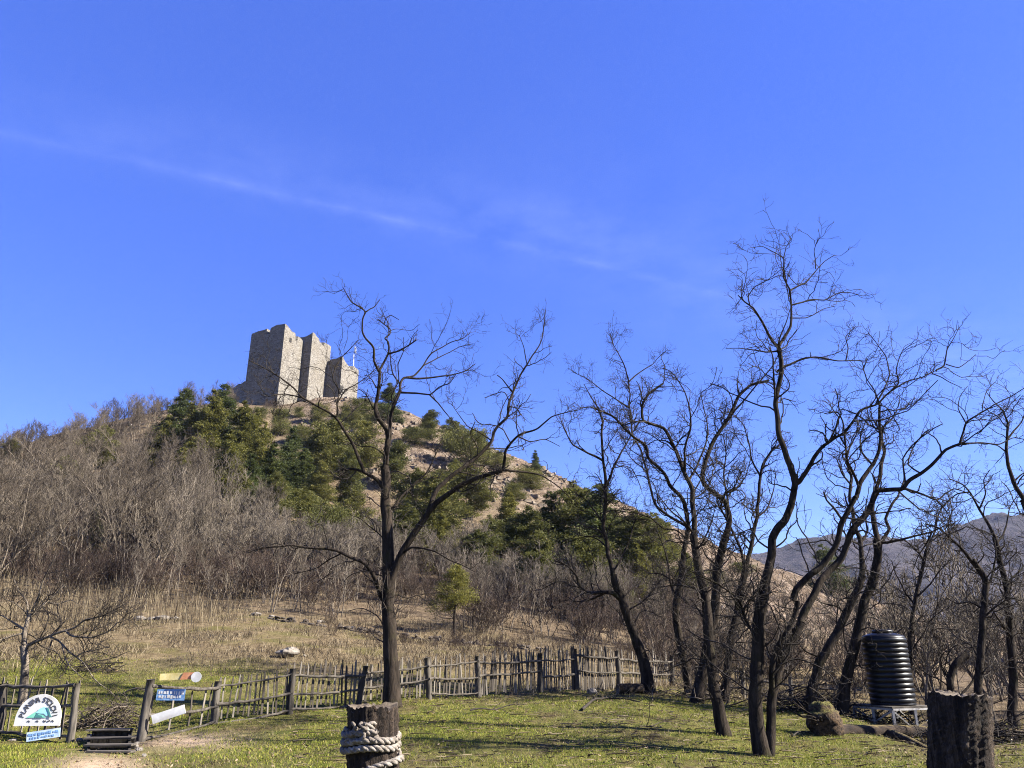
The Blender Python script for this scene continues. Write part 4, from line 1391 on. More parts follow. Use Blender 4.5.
# conifers one can tell apart: (kind, px, foot py, Y, height px, wide, label)
CON = [
    ('jun2', 672, 560, 100, 16, 1.5, 'small juniper on the tan slope just right of the shoulder conifers'),
    ('jun0', 716, 585, 90, 14, 1.6, 'low juniper on the tan slope between the slim trunks and the twin trunks'),
    ('jun1', 742, 575, 100, 12, 1.6, 'tiny juniper high on the tan slope left of the twin trunks'),
    ('col1', 300, 540, 74, 52, 1.5, 'olive conifer rising from the pale branches left of the big lawn tree'),
    ('col2', 352, 548, 74, 56, 1.4, 'olive conifer close behind the left limb of the big lawn tree'),
    ('col0', 402, 566, 70, 60, 1.4, 'olive conifer right behind the fork of the big lawn tree'),
    ('col1', 478, 588, 62, 56, 1.5, 'olive conifer half sunk in the brown thicket right of the little spruce'),
    ('col2', 540, 604, 60, 70, 1.5, 'tall olive conifer in the thicket left of the leaning tree'),
    ('col0', 584, 606, 62, 76, 1.5, 'tall olive conifer just left of the leaning tree'),
    ('fir1', 268, 500, 96, 50, 1.4, 'dark fir at the right end of the yellow-green group'),
    ('cedar1', 175, 500, 90, 46, 1.4, 'yellow-green conifer low at the left end of the yellow-green group'),
    ('col0', 330, 452, 140, 30, 1.6, 'olive conifer on the scree under the smallest tower'),
    ('jun1', 300, 446, 140, 18, 1.5, 'juniper in the rocks below the gap between the towers'),
    ('cedar2', 160, 470, 108, 50, 1.3, 'leftmost yellow-green conifer of the group left of the castle'),
    ('cedar0', 190, 492, 96, 52, 1.4, 'yellow-green conifer low in the group left of the castle'),
    ('cedar1', 252, 460, 118, 46, 1.3, 'yellow-green conifer at the upper right of the group left of the castle'),
    ('cedar2', 235, 520, 82, 46, 1.4, 'lowest yellow-green conifer of the group left of the castle, half behind bare branches'),
    ('col0', 360, 470, 120, 54, 1.5, 'olive green conifer behind the main stem of the big lawn tree'),
    ('col1', 395, 490, 110, 48, 1.5, 'olive green conifer right of the main stem of the big lawn tree'),
    ('col2', 455, 500, 112, 40, 1.5, 'olive green conifer on the lower scree behind the big right limb'),
    ('col1', 272, 520, 84, 48, 1.4, 'olive conifer below the dark pointed fir in mid slope'),
    ('fir2', 312, 476, 110, 40, 1.3, 'small dark fir just below the rocky clearing'),
    ('col0', 490, 560, 74, 44, 1.6, 'olive conifer half hidden in the bare branches right of the big trunk'),
    ('cedar0', 660, 560, 100, 40, 1.5, 'yellow-green conifer on the right shoulder of the hill'),
    ('cedar0', 238, 470, 112, 62, 1.25, 'tall yellow-green conifer directly below the foot of the largest tower'),
    ('cedar1', 205, 470, 110, 72, 1.2, 'yellow-green conifer left of the largest tower, reaching the skyline woods'),
    ('cedar2', 185, 466, 112, 56, 1.1, 'narrow yellow-green conifer at the edge of the grey skyline woods'),
    ('cedar0', 258, 486, 104, 58, 1.1, 'bright yellow-green conifer beside the rocky clearing'),
    ('cedar1', 222, 500, 98, 62, 1.2, 'broad yellow-green conifer at the bottom of the yellow-green group'),
    ('fir0', 218, 440, 132, 52, 1.3, 'dark green fir on the skyline just left of the low castle wall'),
    ('fir1', 180, 442, 130, 48, 1.5, 'dark green fir on the skyline amid the bare grey crowns'),
    ('fir2', 247, 506, 92, 46, 1.3, 'small dark fir standing among bare pale branches below the yellow-green group'),
    ('fir0', 286, 490, 100, 58, 1.1, 'dark pointed fir in the middle of the slope below the second tower'),
    ('fir1', 300, 500, 92, 46, 1.3, 'dark squat fir below the rocky clearing'),
    ('col0', 328, 482, 112, 66, 1.5, 'olive green conifer below the smallest tower, on the rocky slope'),
    ('col1', 345, 505, 100, 56, 1.4, 'olive green conifer just left of the big lawn tree'),
    ('col2', 318, 512, 92, 50, 1.3, 'olive conifer with a leaning top below the rocks'),
    ('jun0', 280, 436, 150, 24, 1.0, 'dark rounded juniper on the rocks under the largest tower'),
    ('jun1', 258, 421, 158, 13, 1.2, 'low juniper at the foot of the shaded tower wall'),
    ('jun2', 318, 424, 160, 19, 1.0, 'dark juniper at the foot of the second tower'),
    ('jun0', 299, 418, 160, 10, 1.1, 'small juniper between the first two towers'),
    ('jun1', 362, 424, 166, 24, 1.1, 'bushy juniper right of the smallest tower'),
    ('fir2', 388, 422, 164, 36, 1.5, 'pointed dark fir on the skyline right of the castle'),
    ('jun2', 352, 430, 164, 16, 1.0, 'rounded juniper on the rocks below the smallest tower'),
    ('jun0', 344, 420, 166, 14, 1.0, 'juniper in front of the smallest tower'),
    ('jun1', 415, 445, 148, 16, 1.7, 'low spreading juniper on the bare rocky slope'),
    ('col1', 430, 440, 152, 30, 1.6, 'olive conifer on the skyline behind the big tree limbs'),
    ('col0', 452, 452, 150, 34, 1.4, 'second skyline conifer behind the big tree limbs'),
    ('jun2', 470, 468, 140, 36, 1.2, 'upright juniper on the descending skyline'),
    ('fir1', 482, 456, 154, 22, 1.2, 'tiny pointed fir on the descending skyline'),
    ('jun0', 496, 470, 140, 16, 1.9, 'low flat juniper on the descending skyline'),
    ('jun1', 440, 500, 118, 26, 1.5, 'juniper in the middle of the scree'),
    ('col2', 430, 552, 80, 74, 1.5, 'yellowish drooping conifer to the right of the big lawn trunk'),
    ('col0', 412, 530, 92, 60, 1.5, 'dark olive conifer behind the big lawn trunk'),
    ('col1', 470, 520, 100, 54, 1.5, 'olive conifer at the right of the scree'),
    ('cedar2', 440, 575, 66, 54, 1.4, 'yellow-green conifer drooping above the brown thicket'),
    ('fir0', 536, 470, 148, 18, 1.2, 'small pointed fir on the skyline far right of the castle'),
    ('jun2', 530, 490, 136, 18, 2.0, 'low juniper strip on the right part of the scree'),
    ('jun0', 515, 500, 128, 14, 1.9, 'low juniper below the strip on the scree'),
    ('cedar0', 508, 545, 96, 50, 1.3, 'yellow-green conifer at the lower right of the scree'),
    ('col0', 525, 575, 74, 66, 1.6, 'dark olive conifer among the bare branches right of the scree'),
    ('col0', 578, 566, 90, 84, 1.7, 'big dark conifer on the right shoulder of the hill'),
    ('fir1', 605, 580, 84, 84, 1.6, 'pointed dark fir on the right shoulder of the hill'),
    ('fir0', 553, 560, 84, 60, 1.6, 'shorter dark fir left of the big shoulder conifers'),
    ('col1', 640, 592, 88, 78, 1.7, 'broad dark conifer behind the leaning lawn tree'),
    ('cedar1', 640, 612, 62, 66, 1.3, 'yellow-green conifer behind the leaning lawn tree'),
    ('col2', 622, 622, 54, 44, 1.3, 'low olive conifer right of the leaning trunk'),
    ('col2', 690, 606, 84, 50, 1.6, 'olive conifer seen through the lawn trees'),
    ('fir2', 830, 596, 100, 44, 1.5, 'lone conifer on the tan slope seen between the leaning trunks'),
    ('spr0', 455, 636, 42, 70, 1.05, 'small green spruce with bare lower stem in front of the brown thicket'),
    ('col1', 60, 500, 92, 44, 1.5, 'olive green tree inside the grey woods at the left'),
    ('col0', 8, 462, 118, 24, 1.8, 'olive green crown on the skyline at the left edge'),
    ('col2', 98, 470, 104, 44, 1.4, 'olive green crown showing through the grey skyline woods'),
    ('fir0', 88, 560, 58, 52, 1.2, 'very dark conifer hidden behind bare trunks in the left woods'),
    ('jun1', 330, 560, 68, 50, 0.9, 'ivy-green shrubby conifer above the brown thicket'),
    ('col0', 1026, 600, 60, 60, 1.1, 'green conifer at the right edge behind the bare branches'),
]
for (k, px, py, Y, h, wd, lb) in CON:
    nm = {'spr': 'spruce_tree', 'fir': 'fir_tree', 'ced': 'conifer_tree', 'jun': 'juniper_bush', 'pin': 'pine_tree', 'col': 'conifer_tree'}[k[:3]]
    put_conifer(k, px, py, Y, h, nm, lb, wide=wd, cat='shrub' if k[:3] == 'jun' else 'conifer')

rs = np.random.default_rng(77)


def scatter(n, px_rng, py_rng, keys, smin, smax, name, label, group, yfun, cat='tree', maxtry=40):
    """n copies spread over a patch of the slope given as pixel columns x distance range"""
    k = 0
    while k < n:
        px = rs.uniform(*px_rng)
        Y = yfun(px, rs.uniform(0, 1))
        p = at(px, 600, Y)
        p[2] = zt(p[0], p[1])[0]
        put_bare(keys[rs.integers(len(keys))], p - np.array([0, 0, 0.1]), rs.uniform(smin, smax) * (1 - 0.45 * float(smooth(85, 120, np.array(p[1])))) * (1 - 0.42 * float(smooth(80, 100, np.array(p[1])) * (1 - smooth(-20, 75, np.array(px))))), rs.uniform(0, 6.28), name, label, group, cat=cat)
        k += 1


TALL = ['tall0', 'tall1', 'tall2', 'tall3']
THIN = ['thin0', 'thin1', 'thin2', 'thin3']
BUSH = ['bush0', 'bush1', 'bush2', 'bush3']
PALE = ['pale0', 'pale1', 'pale2']
def spots(n, px_rng, yfun):
    out = []
    for _ in range(n):
        px = rs.uniform(*px_rng)
        Y = yfun(px, rs.uniform(0, 1))
        p = at(px, 600, Y)
        out.append((p[0], Y))
    out = np.array(out)
    return np.stack([out[:, 0], out[:, 1], zt(out[:, 0], out[:, 1]) - 0.1], 1)


def mass(name, label, keys, P, smin, smax, mat):
    """a thicket that reads as one mass: many bushes in one mesh"""
    mb = MB()
    cache = {}
    for k in keys:
        for me in PROTO[k]:
            v = np.empty(len(me.vertices) * 3)
            me.vertices.foreach_get('co', v)
            q = np.empty(len(me.loops), np.int32)
            me.loops.foreach_get('vertex_index', q)
            cache.setdefault(k, []).append((v.reshape(-1, 3), q.reshape(-1, 4)))
    for p in P:
        k = keys[rs.integers(len(keys))]
        sc_ = rs.uniform(smin, smax)
        F = local_frame(rs.uniform(0, 6.28))
        for v, q in cache[k]:
            mb.add((v * sc_ * [1, 1, rs.uniform(0.9, 1.15)]) @ F.T + p, q)
    return tag(mb.build(name, M[mat]), label, 'thicket', kind='stuff')


# grey woods on the left of the hill
scatter(140, (-60, 185), None, TALL, 0.5, 1.0, 'bare_tree', 'grey leafless tree of the dense wood covering the left slope up to the skyline', 'grey leafless trees of the left slope', lambda x, u: 66 + u * (56 if x < 90 else 56 - 0.35 * (x - 90)))
scatter(40, (-40, 215), None, TALL, 0.55, 1.0, 'bare_tree', 'leafless tree low on the left slope above the tall dry stalks', 'leafless trees above the dry stalks', lambda x, u: 46 + u * 18)
scatter(84, (-40, 210), None, TALL, 0.9, 1.4, 'bare_tree', 'small grey leafless tree at the skyline of the hill left of the castle', 'leafless skyline trees left of the castle', lambda x, u: (118 + 0.17 * max(x, 0)) * (0.84 + 0.17 * u))
scatter(60, (190, 420), None, PALE, 0.5, 1.15, 'bare_shrub', 'pale leafless bushy shrub on the slope between the conifers and the brown thicket', 'pale leafless shrubs under the conifers', lambda x, u: 52 + u * 17, 'shrub')
scatter(44, (440, 640), None, PALE, 0.5, 1.1, 'bare_shrub', 'pale leafless shrub on the slope right of the big lawn trunk', 'pale leafless shrubs right of the big trunk', lambda x, u: 50 + u * 18, 'shrub')
scatter(14, (222, 262), None, BUSH, 0.9, 1.5, 'bare_bush', 'reddish leafless bush at the foot of the largest tower', 'leafless bushes at the tower foot', lambda x, u: 148 + u * 12, 'shrub')
scatter(120, (-30, 690), None, BUSH, 0.5, 1.2, 'bare_bush', 'brown leafless bush in the thicket band above the meadow', 'brown leafless bushes above the meadow', lambda x, u: (44 if x < 300 else 40.5) + u * 12, 'shrub')
scatter(60, (120, 700), None, THIN, 0.5, 1.1, 'bare_sapling', 'thin pale leafless sapling at the front of the brown thicket', 'thin saplings along the thicket edge', lambda x, u: 41 + u * 14, 'sapling')
scatter(34, (660, 900), None, BUSH, 0.5, 1.1, 'bare_bush', 'brown leafless bush behind the lawn trees', 'brown bushes behind the lawn trees', lambda x, u: 28 + u * 14, 'shrub')
scatter(22, (885, 1080), None, THIN + PALE, 0.8, 1.35, 'bare_sapling', 'thin leafless sapling in the tangle right of the black tank', 'leafless saplings right of the tank', lambda x, u: 22 + u * 14, 'sapling')
scatter(12, (700, 880), None, THIN, 0.6, 1.0, 'bare_sapling', 'thin leafless sapling behind the lawn trees left of the tank', 'leafless saplings left of the tank', lambda x, u: 25 + u * 10, 'sapling')
scatter(44, (-40, 235), None, THIN, 1.0, 1.7, 'bare_sapling', 'tall thin pale-stemmed sapling standing inside the left woods', 'tall pale saplings of the left woods', lambda x, u: 47 + u * 26, 'sapling')
mass('thicket', 'brown leafless thicket filling the slope between the meadow and the conifers', BUSH, spots(210, (-40, 700), lambda x, u: 48 + u * 20), 0.5, 1.15, 'twig_brown')
mass('dry_scrub', 'low dry brown scrub on the bank between the fence and the thicket', BUSH, spots(90, (330, 720), lambda x, u: 32 + u * 9), 0.10, 0.34, 'twig_brown')
mass('slope_scrub', 'sparse low brown scrub on the tan slope behind the lawn trees', BUSH, spots(150, (590, 960), lambda x, u: 46 + u * 66), 0.2, 0.7, 'twig_brown')
mass('undergrowth', 'grey leafless undergrowth covering the ground of the left woods', BUSH + PALE[:1], spots(150, (-60, 240), lambda x, u: 66 + u * (60 if x < 130 else 36)), 0.5, 1.0, 'twig_grey')

# ------------------------------------------------------------------ picket fences
rf = np.random.default_rng(21)


def P2(top, foot, Y):
    """foot on the ground, top above it at the height the photo shows"""
    f_ = gp(foot[0], foot[1], Y)
    t_ = at(top[0], top[1], Y)
    return f_, t_


def post_mesh(f_, t_, r, rng):
    mb = MB()
    n = 9
    u = np.linspace(0, 1, n)[:, None]
    P = (f_ - np.array([0, 0, 0.25])) + (t_ - f_ + np.array([0, 0, 0.25])) * u + rng.normal(size=(n, 3)) * 0.006
    mb.tubes(P, r * (1.08 - 0.16 * u[:, 0]) * (1 + 0.06 * rng.normal(size=n)), 9, cap=True, lump=0.14, rng=rng)
    return mb


def rail_mesh(a, b, r, rng, sag=0.03):
    mb = MB()
    n = 12
    u = np.linspace(0, 1, n)[:, None]
    P = a + (b - a) * u - np.array([0, 0, 1.0]) * (sag * np.sin(np.pi * u)) + rng.normal(size=(n, 3)) * 0.008
    mb.tubes(P, r * (1 + 0.12 * rng.normal(size=n)), 6, cap=True, lump=0.15, rng=rng)
    return mb


def fence(name, label, posts, sections, seed):
    """posts: (top px, foot px, Y, radius m); sections: pickets per metre, rails as height fractions, picket height range"""
    rng = np.random.default_rng(seed)
    F = [P2(p[0], p[1], p[2]) for p in posts]
    root = empty(name, F[0][0], label, 'fence')
    o0 = F[0][0]
    for (f_, t_), p in zip(F, posts):
        post_mesh(f_, t_, p[3], rng).build('post', M['wood_dark'] if rng.random() < 0.5 else M['wood_grey'], root, o0)
    for i, (dens, rails, hr, back) in enumerate(sections):
        (f0, t0), (f1, t1) = F[i], F[i + 1]
        L = np.linalg.norm((f1 - f0)[:2])
        d = (f1 - f0)[:2] / L
        nrm_ = np.array([d[1], -d[0], 0.0])      # towards the camera
        for h in rails:
            ja, jb = rng.uniform(-0.05, 0.05, 2)
            a_ = f0 + (t0 - f0) * (h + ja) + nrm_ * (0.03 if not back else 0.05)
            b_ = f1 + (t1 - f1) * (h + jb) + nrm_ * (0.03 if not back else 0.05)
            rail_mesh(a_, b_, rng.uniform(0.022, 0.035), rng).build('rail', M['wood_rail'], root, o0)
        if dens <= 0:
            continue
        mb = MB()
        n = int(L * dens)
        for k in range(n):
            u = (k + 0.5 + rng.uniform(-0.22, 0.22)) / n
            if rng.random() < 0.05:
                continue
            g0 = f0 + (f1 - f0) * u
            g0[2] = zt(g0[0], g0[1])[0]
            H = (np.linalg.norm(t0 - f0) * (1 - u) + np.linalg.norm(t1 - f1) * u)
            hh_ = H * rng.uniform(*hr)
            lean = rng.normal() * 0.05 * hh_
            out = rng.normal() * 0.02 * hh_
            a_ = g0 - nrm_ * 0.03 + np.array([0, 0, rng.uniform(0.0, 0.12)])
            b_ = a_ + np.array([d[0] * lean, d[1] * lean, hh_]) - nrm_ * out
            w = rng.uniform(0.013, 0.025)
            x = np.array([d[0], d[1], 0.0])
            zz = b_ - a_
            th = 0.02
            pts = []
            for s, ww in ((0, 1.0), (0.5, 1.0 + 0.15 * rng.normal()), (0.93, 0.9), (1.0, 0.35)):
                c = a_ + zz * s + x * 0.006 * rng.normal()
                pts += [c - x * w * ww - nrm_ * th / 2, c + x * w * ww - nrm_ * th / 2, c + x * w * ww + nrm_ * th / 2, c - x * w * ww + nrm_ * th / 2]
            q = []
            for s in range(3):
                for e in range(4):
                    q.append((s * 4 + e, s * 4 + (e + 1) % 4, s * 4 + 4 + (e + 1) % 4, s * 4 + 4 + e))
            q += [(0, 3, 2, 1), (12, 13, 14, 15)]
            mb.add(pts, q)
        mb.build('picket_panel', M['wood_picket'], root, o0, smooth=False)
    return root


M['wood_picket'] = island('picket_wood', [(0, (0.034, 0.02805, 0.0221)), (0.5, (0.085, 0.0714, 0.0561)), (1, (0.17, 0.1487, 0.119))], 0.9)
# the run from the gate to the leaning tree
fence('picket_fence', 'long weathered grey picket fence running from the gate post back to the leaning tree', [
    ((151, 679), (140, 741), 16.4, 0.085), ((218, 681), (214, 724), 18.0, 0.08), ((293, 668), (289, 715), 19.0, 0.085), ((366, 666), (356, 707), 19.9, 0.075),
    ((427, 658), (430, 701), 20.8, 0.075), ((477, 656), (479, 697), 21.8, 0.085), ((540, 653), (541, 692), 22.6, 0.07), ((574, 649), (577, 689), 23.4, 0.09),
    ((617, 651), (620, 687), 24.2, 0.075), ((672, 655), (672, 688), 25.8, 0.07)], [
    (4.0, (0.86, 0.42, 0.06), (0.5, 0.86), True), (9.5, (0.84, 0.46, 0.05), (0.86, 1.02), True), (10, (0.80, 0.40, 0.08), (0.92, 1.08), True), (10, (0.80, 0.42), (0.86, 1.0), True),
    (11, (0.84, 0.46, 0.12), (0.92, 1.05), True), (15, (0.84, 0.5), (0.94, 1.06), True), (16, (0.78, 0.40), (0.94, 1.06), True), (16, (0.82, 0.45), (0.95, 1.1), True), (7.0, (0.80, 0.40), (0.8, 1.02), True)], 31)
# left of the gate
fence('picket_fence', 'short dark picket fence left of the gate carrying the round-topped sign', [
    ((-66, 682), (-70, 738), 17.2, 0.08), ((4, 684), (0, 739), 16.9, 0.085), ((77, 684), (71, 742), 16.4, 0.07)], [
    (5.4, (0.92, 0.56, 0.08), (0.98, 1.12), True), (5.4, (0.94, 0.60, 0.10), (0.94, 1.12), True)], 32)
# rails beyond the leaning tree, half collapsed
fence('rail_fence', 'half-collapsed rail fence in shade behind the lawn trees', [
    ((696, 664), (697, 697), 24.5, 0.06), ((742, 668), (744, 703), 23.6, 0.06), ((790, 676), (792, 706), 23.0, 0.055), ((838, 682), (838, 712), 22.6, 0.055)], [
    (0, (0.85, 0.35), (1, 1), True), (0.8, (0.7, 0.3), (0.6, 1), True), (0, (0.75, 0.25), (1, 1), True)], 33)

# ------------------------------------------------------------------ signs
def text_mesh(s, size, bold=0.0):
    """letters as a flat solid, x right, z up, starting at the origin"""
    cu_ = bpy.data.curves.new('letters', 'FONT')
    cu_.body = s
    cu_.size = size
    cu_.align_x = 'CENTER'
    cu_.extrude = 0.002
    cu_.offset = bold
    ob = bpy.data.objects.new('letters', cu_)
    COL.objects.link(ob)
    dg = bpy.context.evaluated_depsgraph_get()
    me = bpy.data.meshes.new_from_object(ob.evaluated_get(dg))
    v = np.array([q.co[:] for q in me.vertices])
    polys = [list(p.vertices) for p in me.polygons]
    bpy.data.objects.remove(ob)
    bpy.data.curves.remove(cu_)
    bpy.data.meshes.remove(me)
    v = np.stack([v[:, 0], -v[:, 2] - 0.0, v[:, 1]], 1)
    return v, polys


def add_poly(mb, v, polys):
    tris, quads = [], []
    for p in polys:
        if len(p) == 3:
            tris.append(p)
        elif len(p) == 4:
            quads.append(p)
        else:
            for k in range(1, len(p) - 1):
                tris.append((p[0], p[k], p[k + 1]))
    mb.add(v, quads or None, tris or None)


def slab(mb, outline, th, y0=0.0):
    """flat board from an (x, z) outline, front face at y0 facing -y"""
    n = len(outline)
    o_ = np.array(outline, float)
    f_ = np.stack([o_[:, 0], np.full(n, y0), o_[:, 1]], 1)
    b_ = f_ + [0, th, 0]
    c = np.array([[o_[:, 0].mean(), y0, o_[:, 1].mean()], [o_[:, 0].mean(), y0 + th, o_[:, 1].mean()]])
    k = np.arange(n)
    k2 = (k + 1) % n
    tris = np.concatenate([np.stack([k, k2, np.full(n, 2 * n)], 1), np.stack([k2 + n, k + n, np.full(n, 2 * n + 1)], 1)])
    mb.add(np.concatenate([f_, b_, c]), np.stack([k2, k, k + n, k2 + n], 1), tris)


def sign(name, loc, rz, tilt, label, cat='sign'):
    r = empty(name, loc, label, cat)
    r.rotation_euler = (0, tilt, rz)
    return r


YS = 16.35
# round-topped sign
c0 = at(39.5, 725.5, YS)
px1 = (c0[1] * CP + (c0[2] - EYE) * SP) / FPX       # metres per pixel there
Wd = 42.0 * px1
Hs = float(at(39.5, 694, YS)[2] - c0[2])
s1_ = sign('trail_sign', c0 + np.array([0, -0.10, 0]), R(10), 0, 'white half-round sign reading PLANINA STOLOVI with a green and blue mountain emblem')
oa = []
for a in np.linspace(0, math.pi, 33):
    x = math.cos(a) * Wd / 2
    z = math.sin(a) ** 0.9 * (Hs * 0.84) + Hs * 0.16
    oa.append((x, z))
outl = [(-Wd / 2, 0), (Wd / 2, 0)] + oa
mb = MB()
slab(mb, outl, 0.03)
o = mb.build('board', M['white'], s1_, (0, 0, 0), smooth=False)
mbl = MB()
word = 'PLANINA STOLOVI'
na = len(word)
for i, ch in enumerate(word):
    if ch == ' ':
        continue
    a = R(166 - 152 * i / (na - 1))
    v, pl = text_mesh(ch, 0.135, 0.001)
    v = v * np.array([0.92, 1, 1.0])
    ph = a - math.pi / 2
    rx, rz_ = Wd / 2 - 0.15, Hs * 0.84 - 0.14
    cx, cz = math.cos(a) * rx, math.sin(a) * rz_ + Hs * 0.16
    vx = v[:, 0] * math.cos(ph) - v[:, 2] * math.sin(ph)
    vz = v[:, 0] * math.sin(ph) + v[:, 2] * math.cos(ph)
    add_poly(mbl, np.stack([vx + cx, v[:, 1] - 0.004, vz + cz], 1), pl)
mbl.build('lettering', M['ink'], s1_, (0, 0, 0), smooth=False)
k_ = Wd


def emblem(pts, mat, y0, name='emblem'):
    mb = MB()
    slab(mb, [(p[0] * Wd / 46 - Wd / 2, p[1] * Hs / 31) for p in pts], 0.004, y0)
    mb.build(name, mat, s1_, (0, 0, 0), smooth=False)


emblem([(11, 8), (31, 8), (27, 10.5), (23, 11.5), (20, 14), (16, 11.5)], M['emb_green'], -0.008)
emblem([(19.5, 8), (28, 8), (26.5, 10), (23.5, 10.5), (21.5, 13)], M['emb_dark'], -0.014)
emblem([(20, 12.5), (23, 16.5), (27, 18.5), (30, 17.5), (33, 14.5), (36, 9), (33.5, 10.5), (31, 9.5), (28, 12), (25, 12)], M['emb_blue'], -0.011)
emblem([(29.5, 18), (32, 17.3), (34.2, 13), (36.8, 8), (34, 8.5), (33, 12.2)], M['emb_dark'], -0.017)
mb = MB()
for (x, w) in ((13.5, 1.6), (22.0, 2.4), (29.5, 3.0), (33.5, 3.4), (37.5, 2.6)):
    for q in range(3):
        mb.box(((x + q * 0.9) * Wd / 46 - Wd / 2, -0.004, (4.6 + 0.35 * ((q * 7 + int(x)) % 3 - 1)) * Hs / 31), (w * 0.22 * Wd / 46, 0.006, 1.3 * Hs / 31))
mb.build('small_mark', M['ink'], s1_, (0, 0, 0), smooth=False)

# board helper for the little painted arrows
SQ = 'ABCDEFGHKLMNOPRSTUVZ'


def board(name, pL, pR, hpx, Y, label, mat, arrow=0, lines=(), ink='white', rz=R(12), th=0.025):
    """board whose long axis runs from pixel pL to pixel pR"""
    a_, b_ = at(pL[0], pL[1], Y), at(pR[0], pR[1], Y)
    m_px = (a_[1] * CP + (a_[2] - EYE) * SP) / FPX
    L = math.hypot(b_[0] - a_[0], b_[2] - a_[2])
    H = hpx * m_px
    tilt = -math.atan2(b_[2] - a_[2], b_[0] - a_[0])
    r = sign(name, (a_ + b_) / 2, rz, tilt, label)
    mb = MB()
    o_ = [(-L / 2, -H / 2), (L / 2 - (H / 2 if arrow > 0 else 0), -H / 2)]
    if arrow > 0:
        o_.append((L / 2, 0))
    o_ += [(L / 2 - (H / 2 if arrow > 0 else 0), H / 2), (-L / 2, H / 2)]
    slab(mb, o_, th)
    mb.build('board', mat, r, (0, 0, 0), smooth=False)
    if lines:
        ml = MB()
        rr = np.random.default_rng(int(pL[0]))
        for (zc_, x0, x1, hh_) in lines:
            x = x0
            while x < x1:
                w = rr.uniform(0.018, 0.05)
                ml.box(((x + w / 2 / L) * L - L / 2, -0.003, zc_ * H / 2 + rr.uniform(-0.1, 0.1) * hh_ * H), (w, 0.006, hh_ * H * rr.uniform(0.6, 1.0)))
                x += (w + rr.uniform(0.012, 0.03)) / L
        ml.build('worn_lettering', M[ink], r, (0, 0, 0), smooth=False)
    return r, L, H


board('trail_sign', (28, 737), (58.5, 732.5), 8.5, 16.25, 'pale blue board with worn white lines, leaning low under the half-round sign', M['paleblue'], 0,
      ((0.35, 0.05, 0.9, 0.30), (-0.4, 0.1, 0.8, 0.22)), 'blue')
board('trail_sign', (157.5, 694.5), (184, 695), 10.5, 16.55, 'blue board with two lines of worn white lettering on the middle rail', M['blue'], 0,
      ((0.35, 0.06, 0.90, 0.34), (-0.35, 0.08, 0.86, 0.30)), 'white')
board('trail_sign', (153, 719.5), (184, 709), 8.5, 16.4, 'plain white board tilted upwards on the lowest rail', M['white'], 0)
r_, L_, H_ = board('trail_sign', (161, 677), (198, 675.5), 6.2, 16.5, 'direction board fading from yellow to orange with a white disc at its end', M['yellow'], 0)
mb = MB()
slab(mb, [(0.02 * L_, -H_ / 2 - 0.003), (L_ * 0.47, -H_ / 2 - 0.003), (L_ * 0.47, H_ / 2 + 0.003), (0.10 * L_, H_ / 2 + 0.003)], 0.02, -0.022)
mb.build('orange_end', M['orange'], r_, (0, 0, 0), smooth=False)
mb = MB()
slab(mb, [(L_ * 0.44 + math.cos(a) * H_ * 0.80, -0.22 * H_ + math.sin(a) * H_ * 0.80) for a in np.linspace(0, 2 * math.pi, 24, endpoint=False)], 0.02, -0.046)
mb.build('disc', M['white'], r_, (0, 0, 0), smooth=False)

# ------------------------------------------------------------------ steps and stones at the gate
stp = gp(108, 752, 15.2)
steps = empty('wooden_steps', stp, 'short flight of grey wooden plank steps up to the gate opening', 'steps')
for k, (xa, xb, py, Y) in enumerate([(87, 133, 752, 14.9), (86, 134, 745, 15.4), (86, 134, 738, 15.9), (88, 131, 730, 16.4)]):
    a_, b_ = at(xa, py, Y), at(xb, py - 0.5, Y)
    mb = MB()
    mb.bar(a_, b_, 0.20, 0.035, jitter=0.006, rng=rf)
    mb.build('tread', M['wood_rail'], steps, stp, smooth=False)
    mb = MB()
    mb.bar(a_ + [0.03, 0.13, -0.085], b_ + [-0.03, 0.13, -0.085], 0.03, 0.12)
    mb.build('riser', M['wood_dark'], steps, stp, smooth=False)
for xa in (89, 130):
    mb = MB()
    p0, p1 = at(xa, 755, 14.8), at(xa, 732, 16.45)
    mb.bar(p0 - [0, 0, 0.09], p1 - [0, 0, 0.09], 0.05, 0.12)
    mb.build('stringer', M['wood_dark'], steps, stp, smooth=False)


def stone_mesh(c, size, seed, mb=None, flat=0.7):
    rng = np.random.default_rng(seed)
    mb = mb or MB()
    n, m_ = 9, 14
    th = np.linspace(0.001, math.pi - 0.001, n)[:, None]
    ph = np.linspace(0, 2 * math.pi, m_, endpoint=False)[None]
    d = np.stack([np.sin(th) * np.cos(ph), np.sin(th) * np.sin(ph), np.cos(th) + 0 * ph], -1)
    r = np.ones((n, m_))
    for _ in range(9):
        ax = nrm(rng.normal(size=(1, 3)))[0]
        lim = rng.uniform(0.55, 0.9)
        dt = d @ ax
        r = np.where(dt * r > lim, lim / np.maximum(dt, 1e-6), r)
    r *= 1 + 0.03 * rng.normal(size=r.shape)
    S_ = np.asarray(size if np.ndim(size) else (size, size * rng.uniform(0.7, 1.1), size * flat)) / 2
    v = d * r[..., None] * S_
    a = rng.uniform(0, 6.28)
    v = v @ local_frame(a).T + c
    ii = np.arange(n * m_).reshape(n, m_)
    mb.add(v, np.stack([ii[:-1], ii[1:], np.roll(ii, -1, 1)[1:], np.roll(ii, -1, 1)[:-1]], -1).reshape(-1, 4))
    return mb


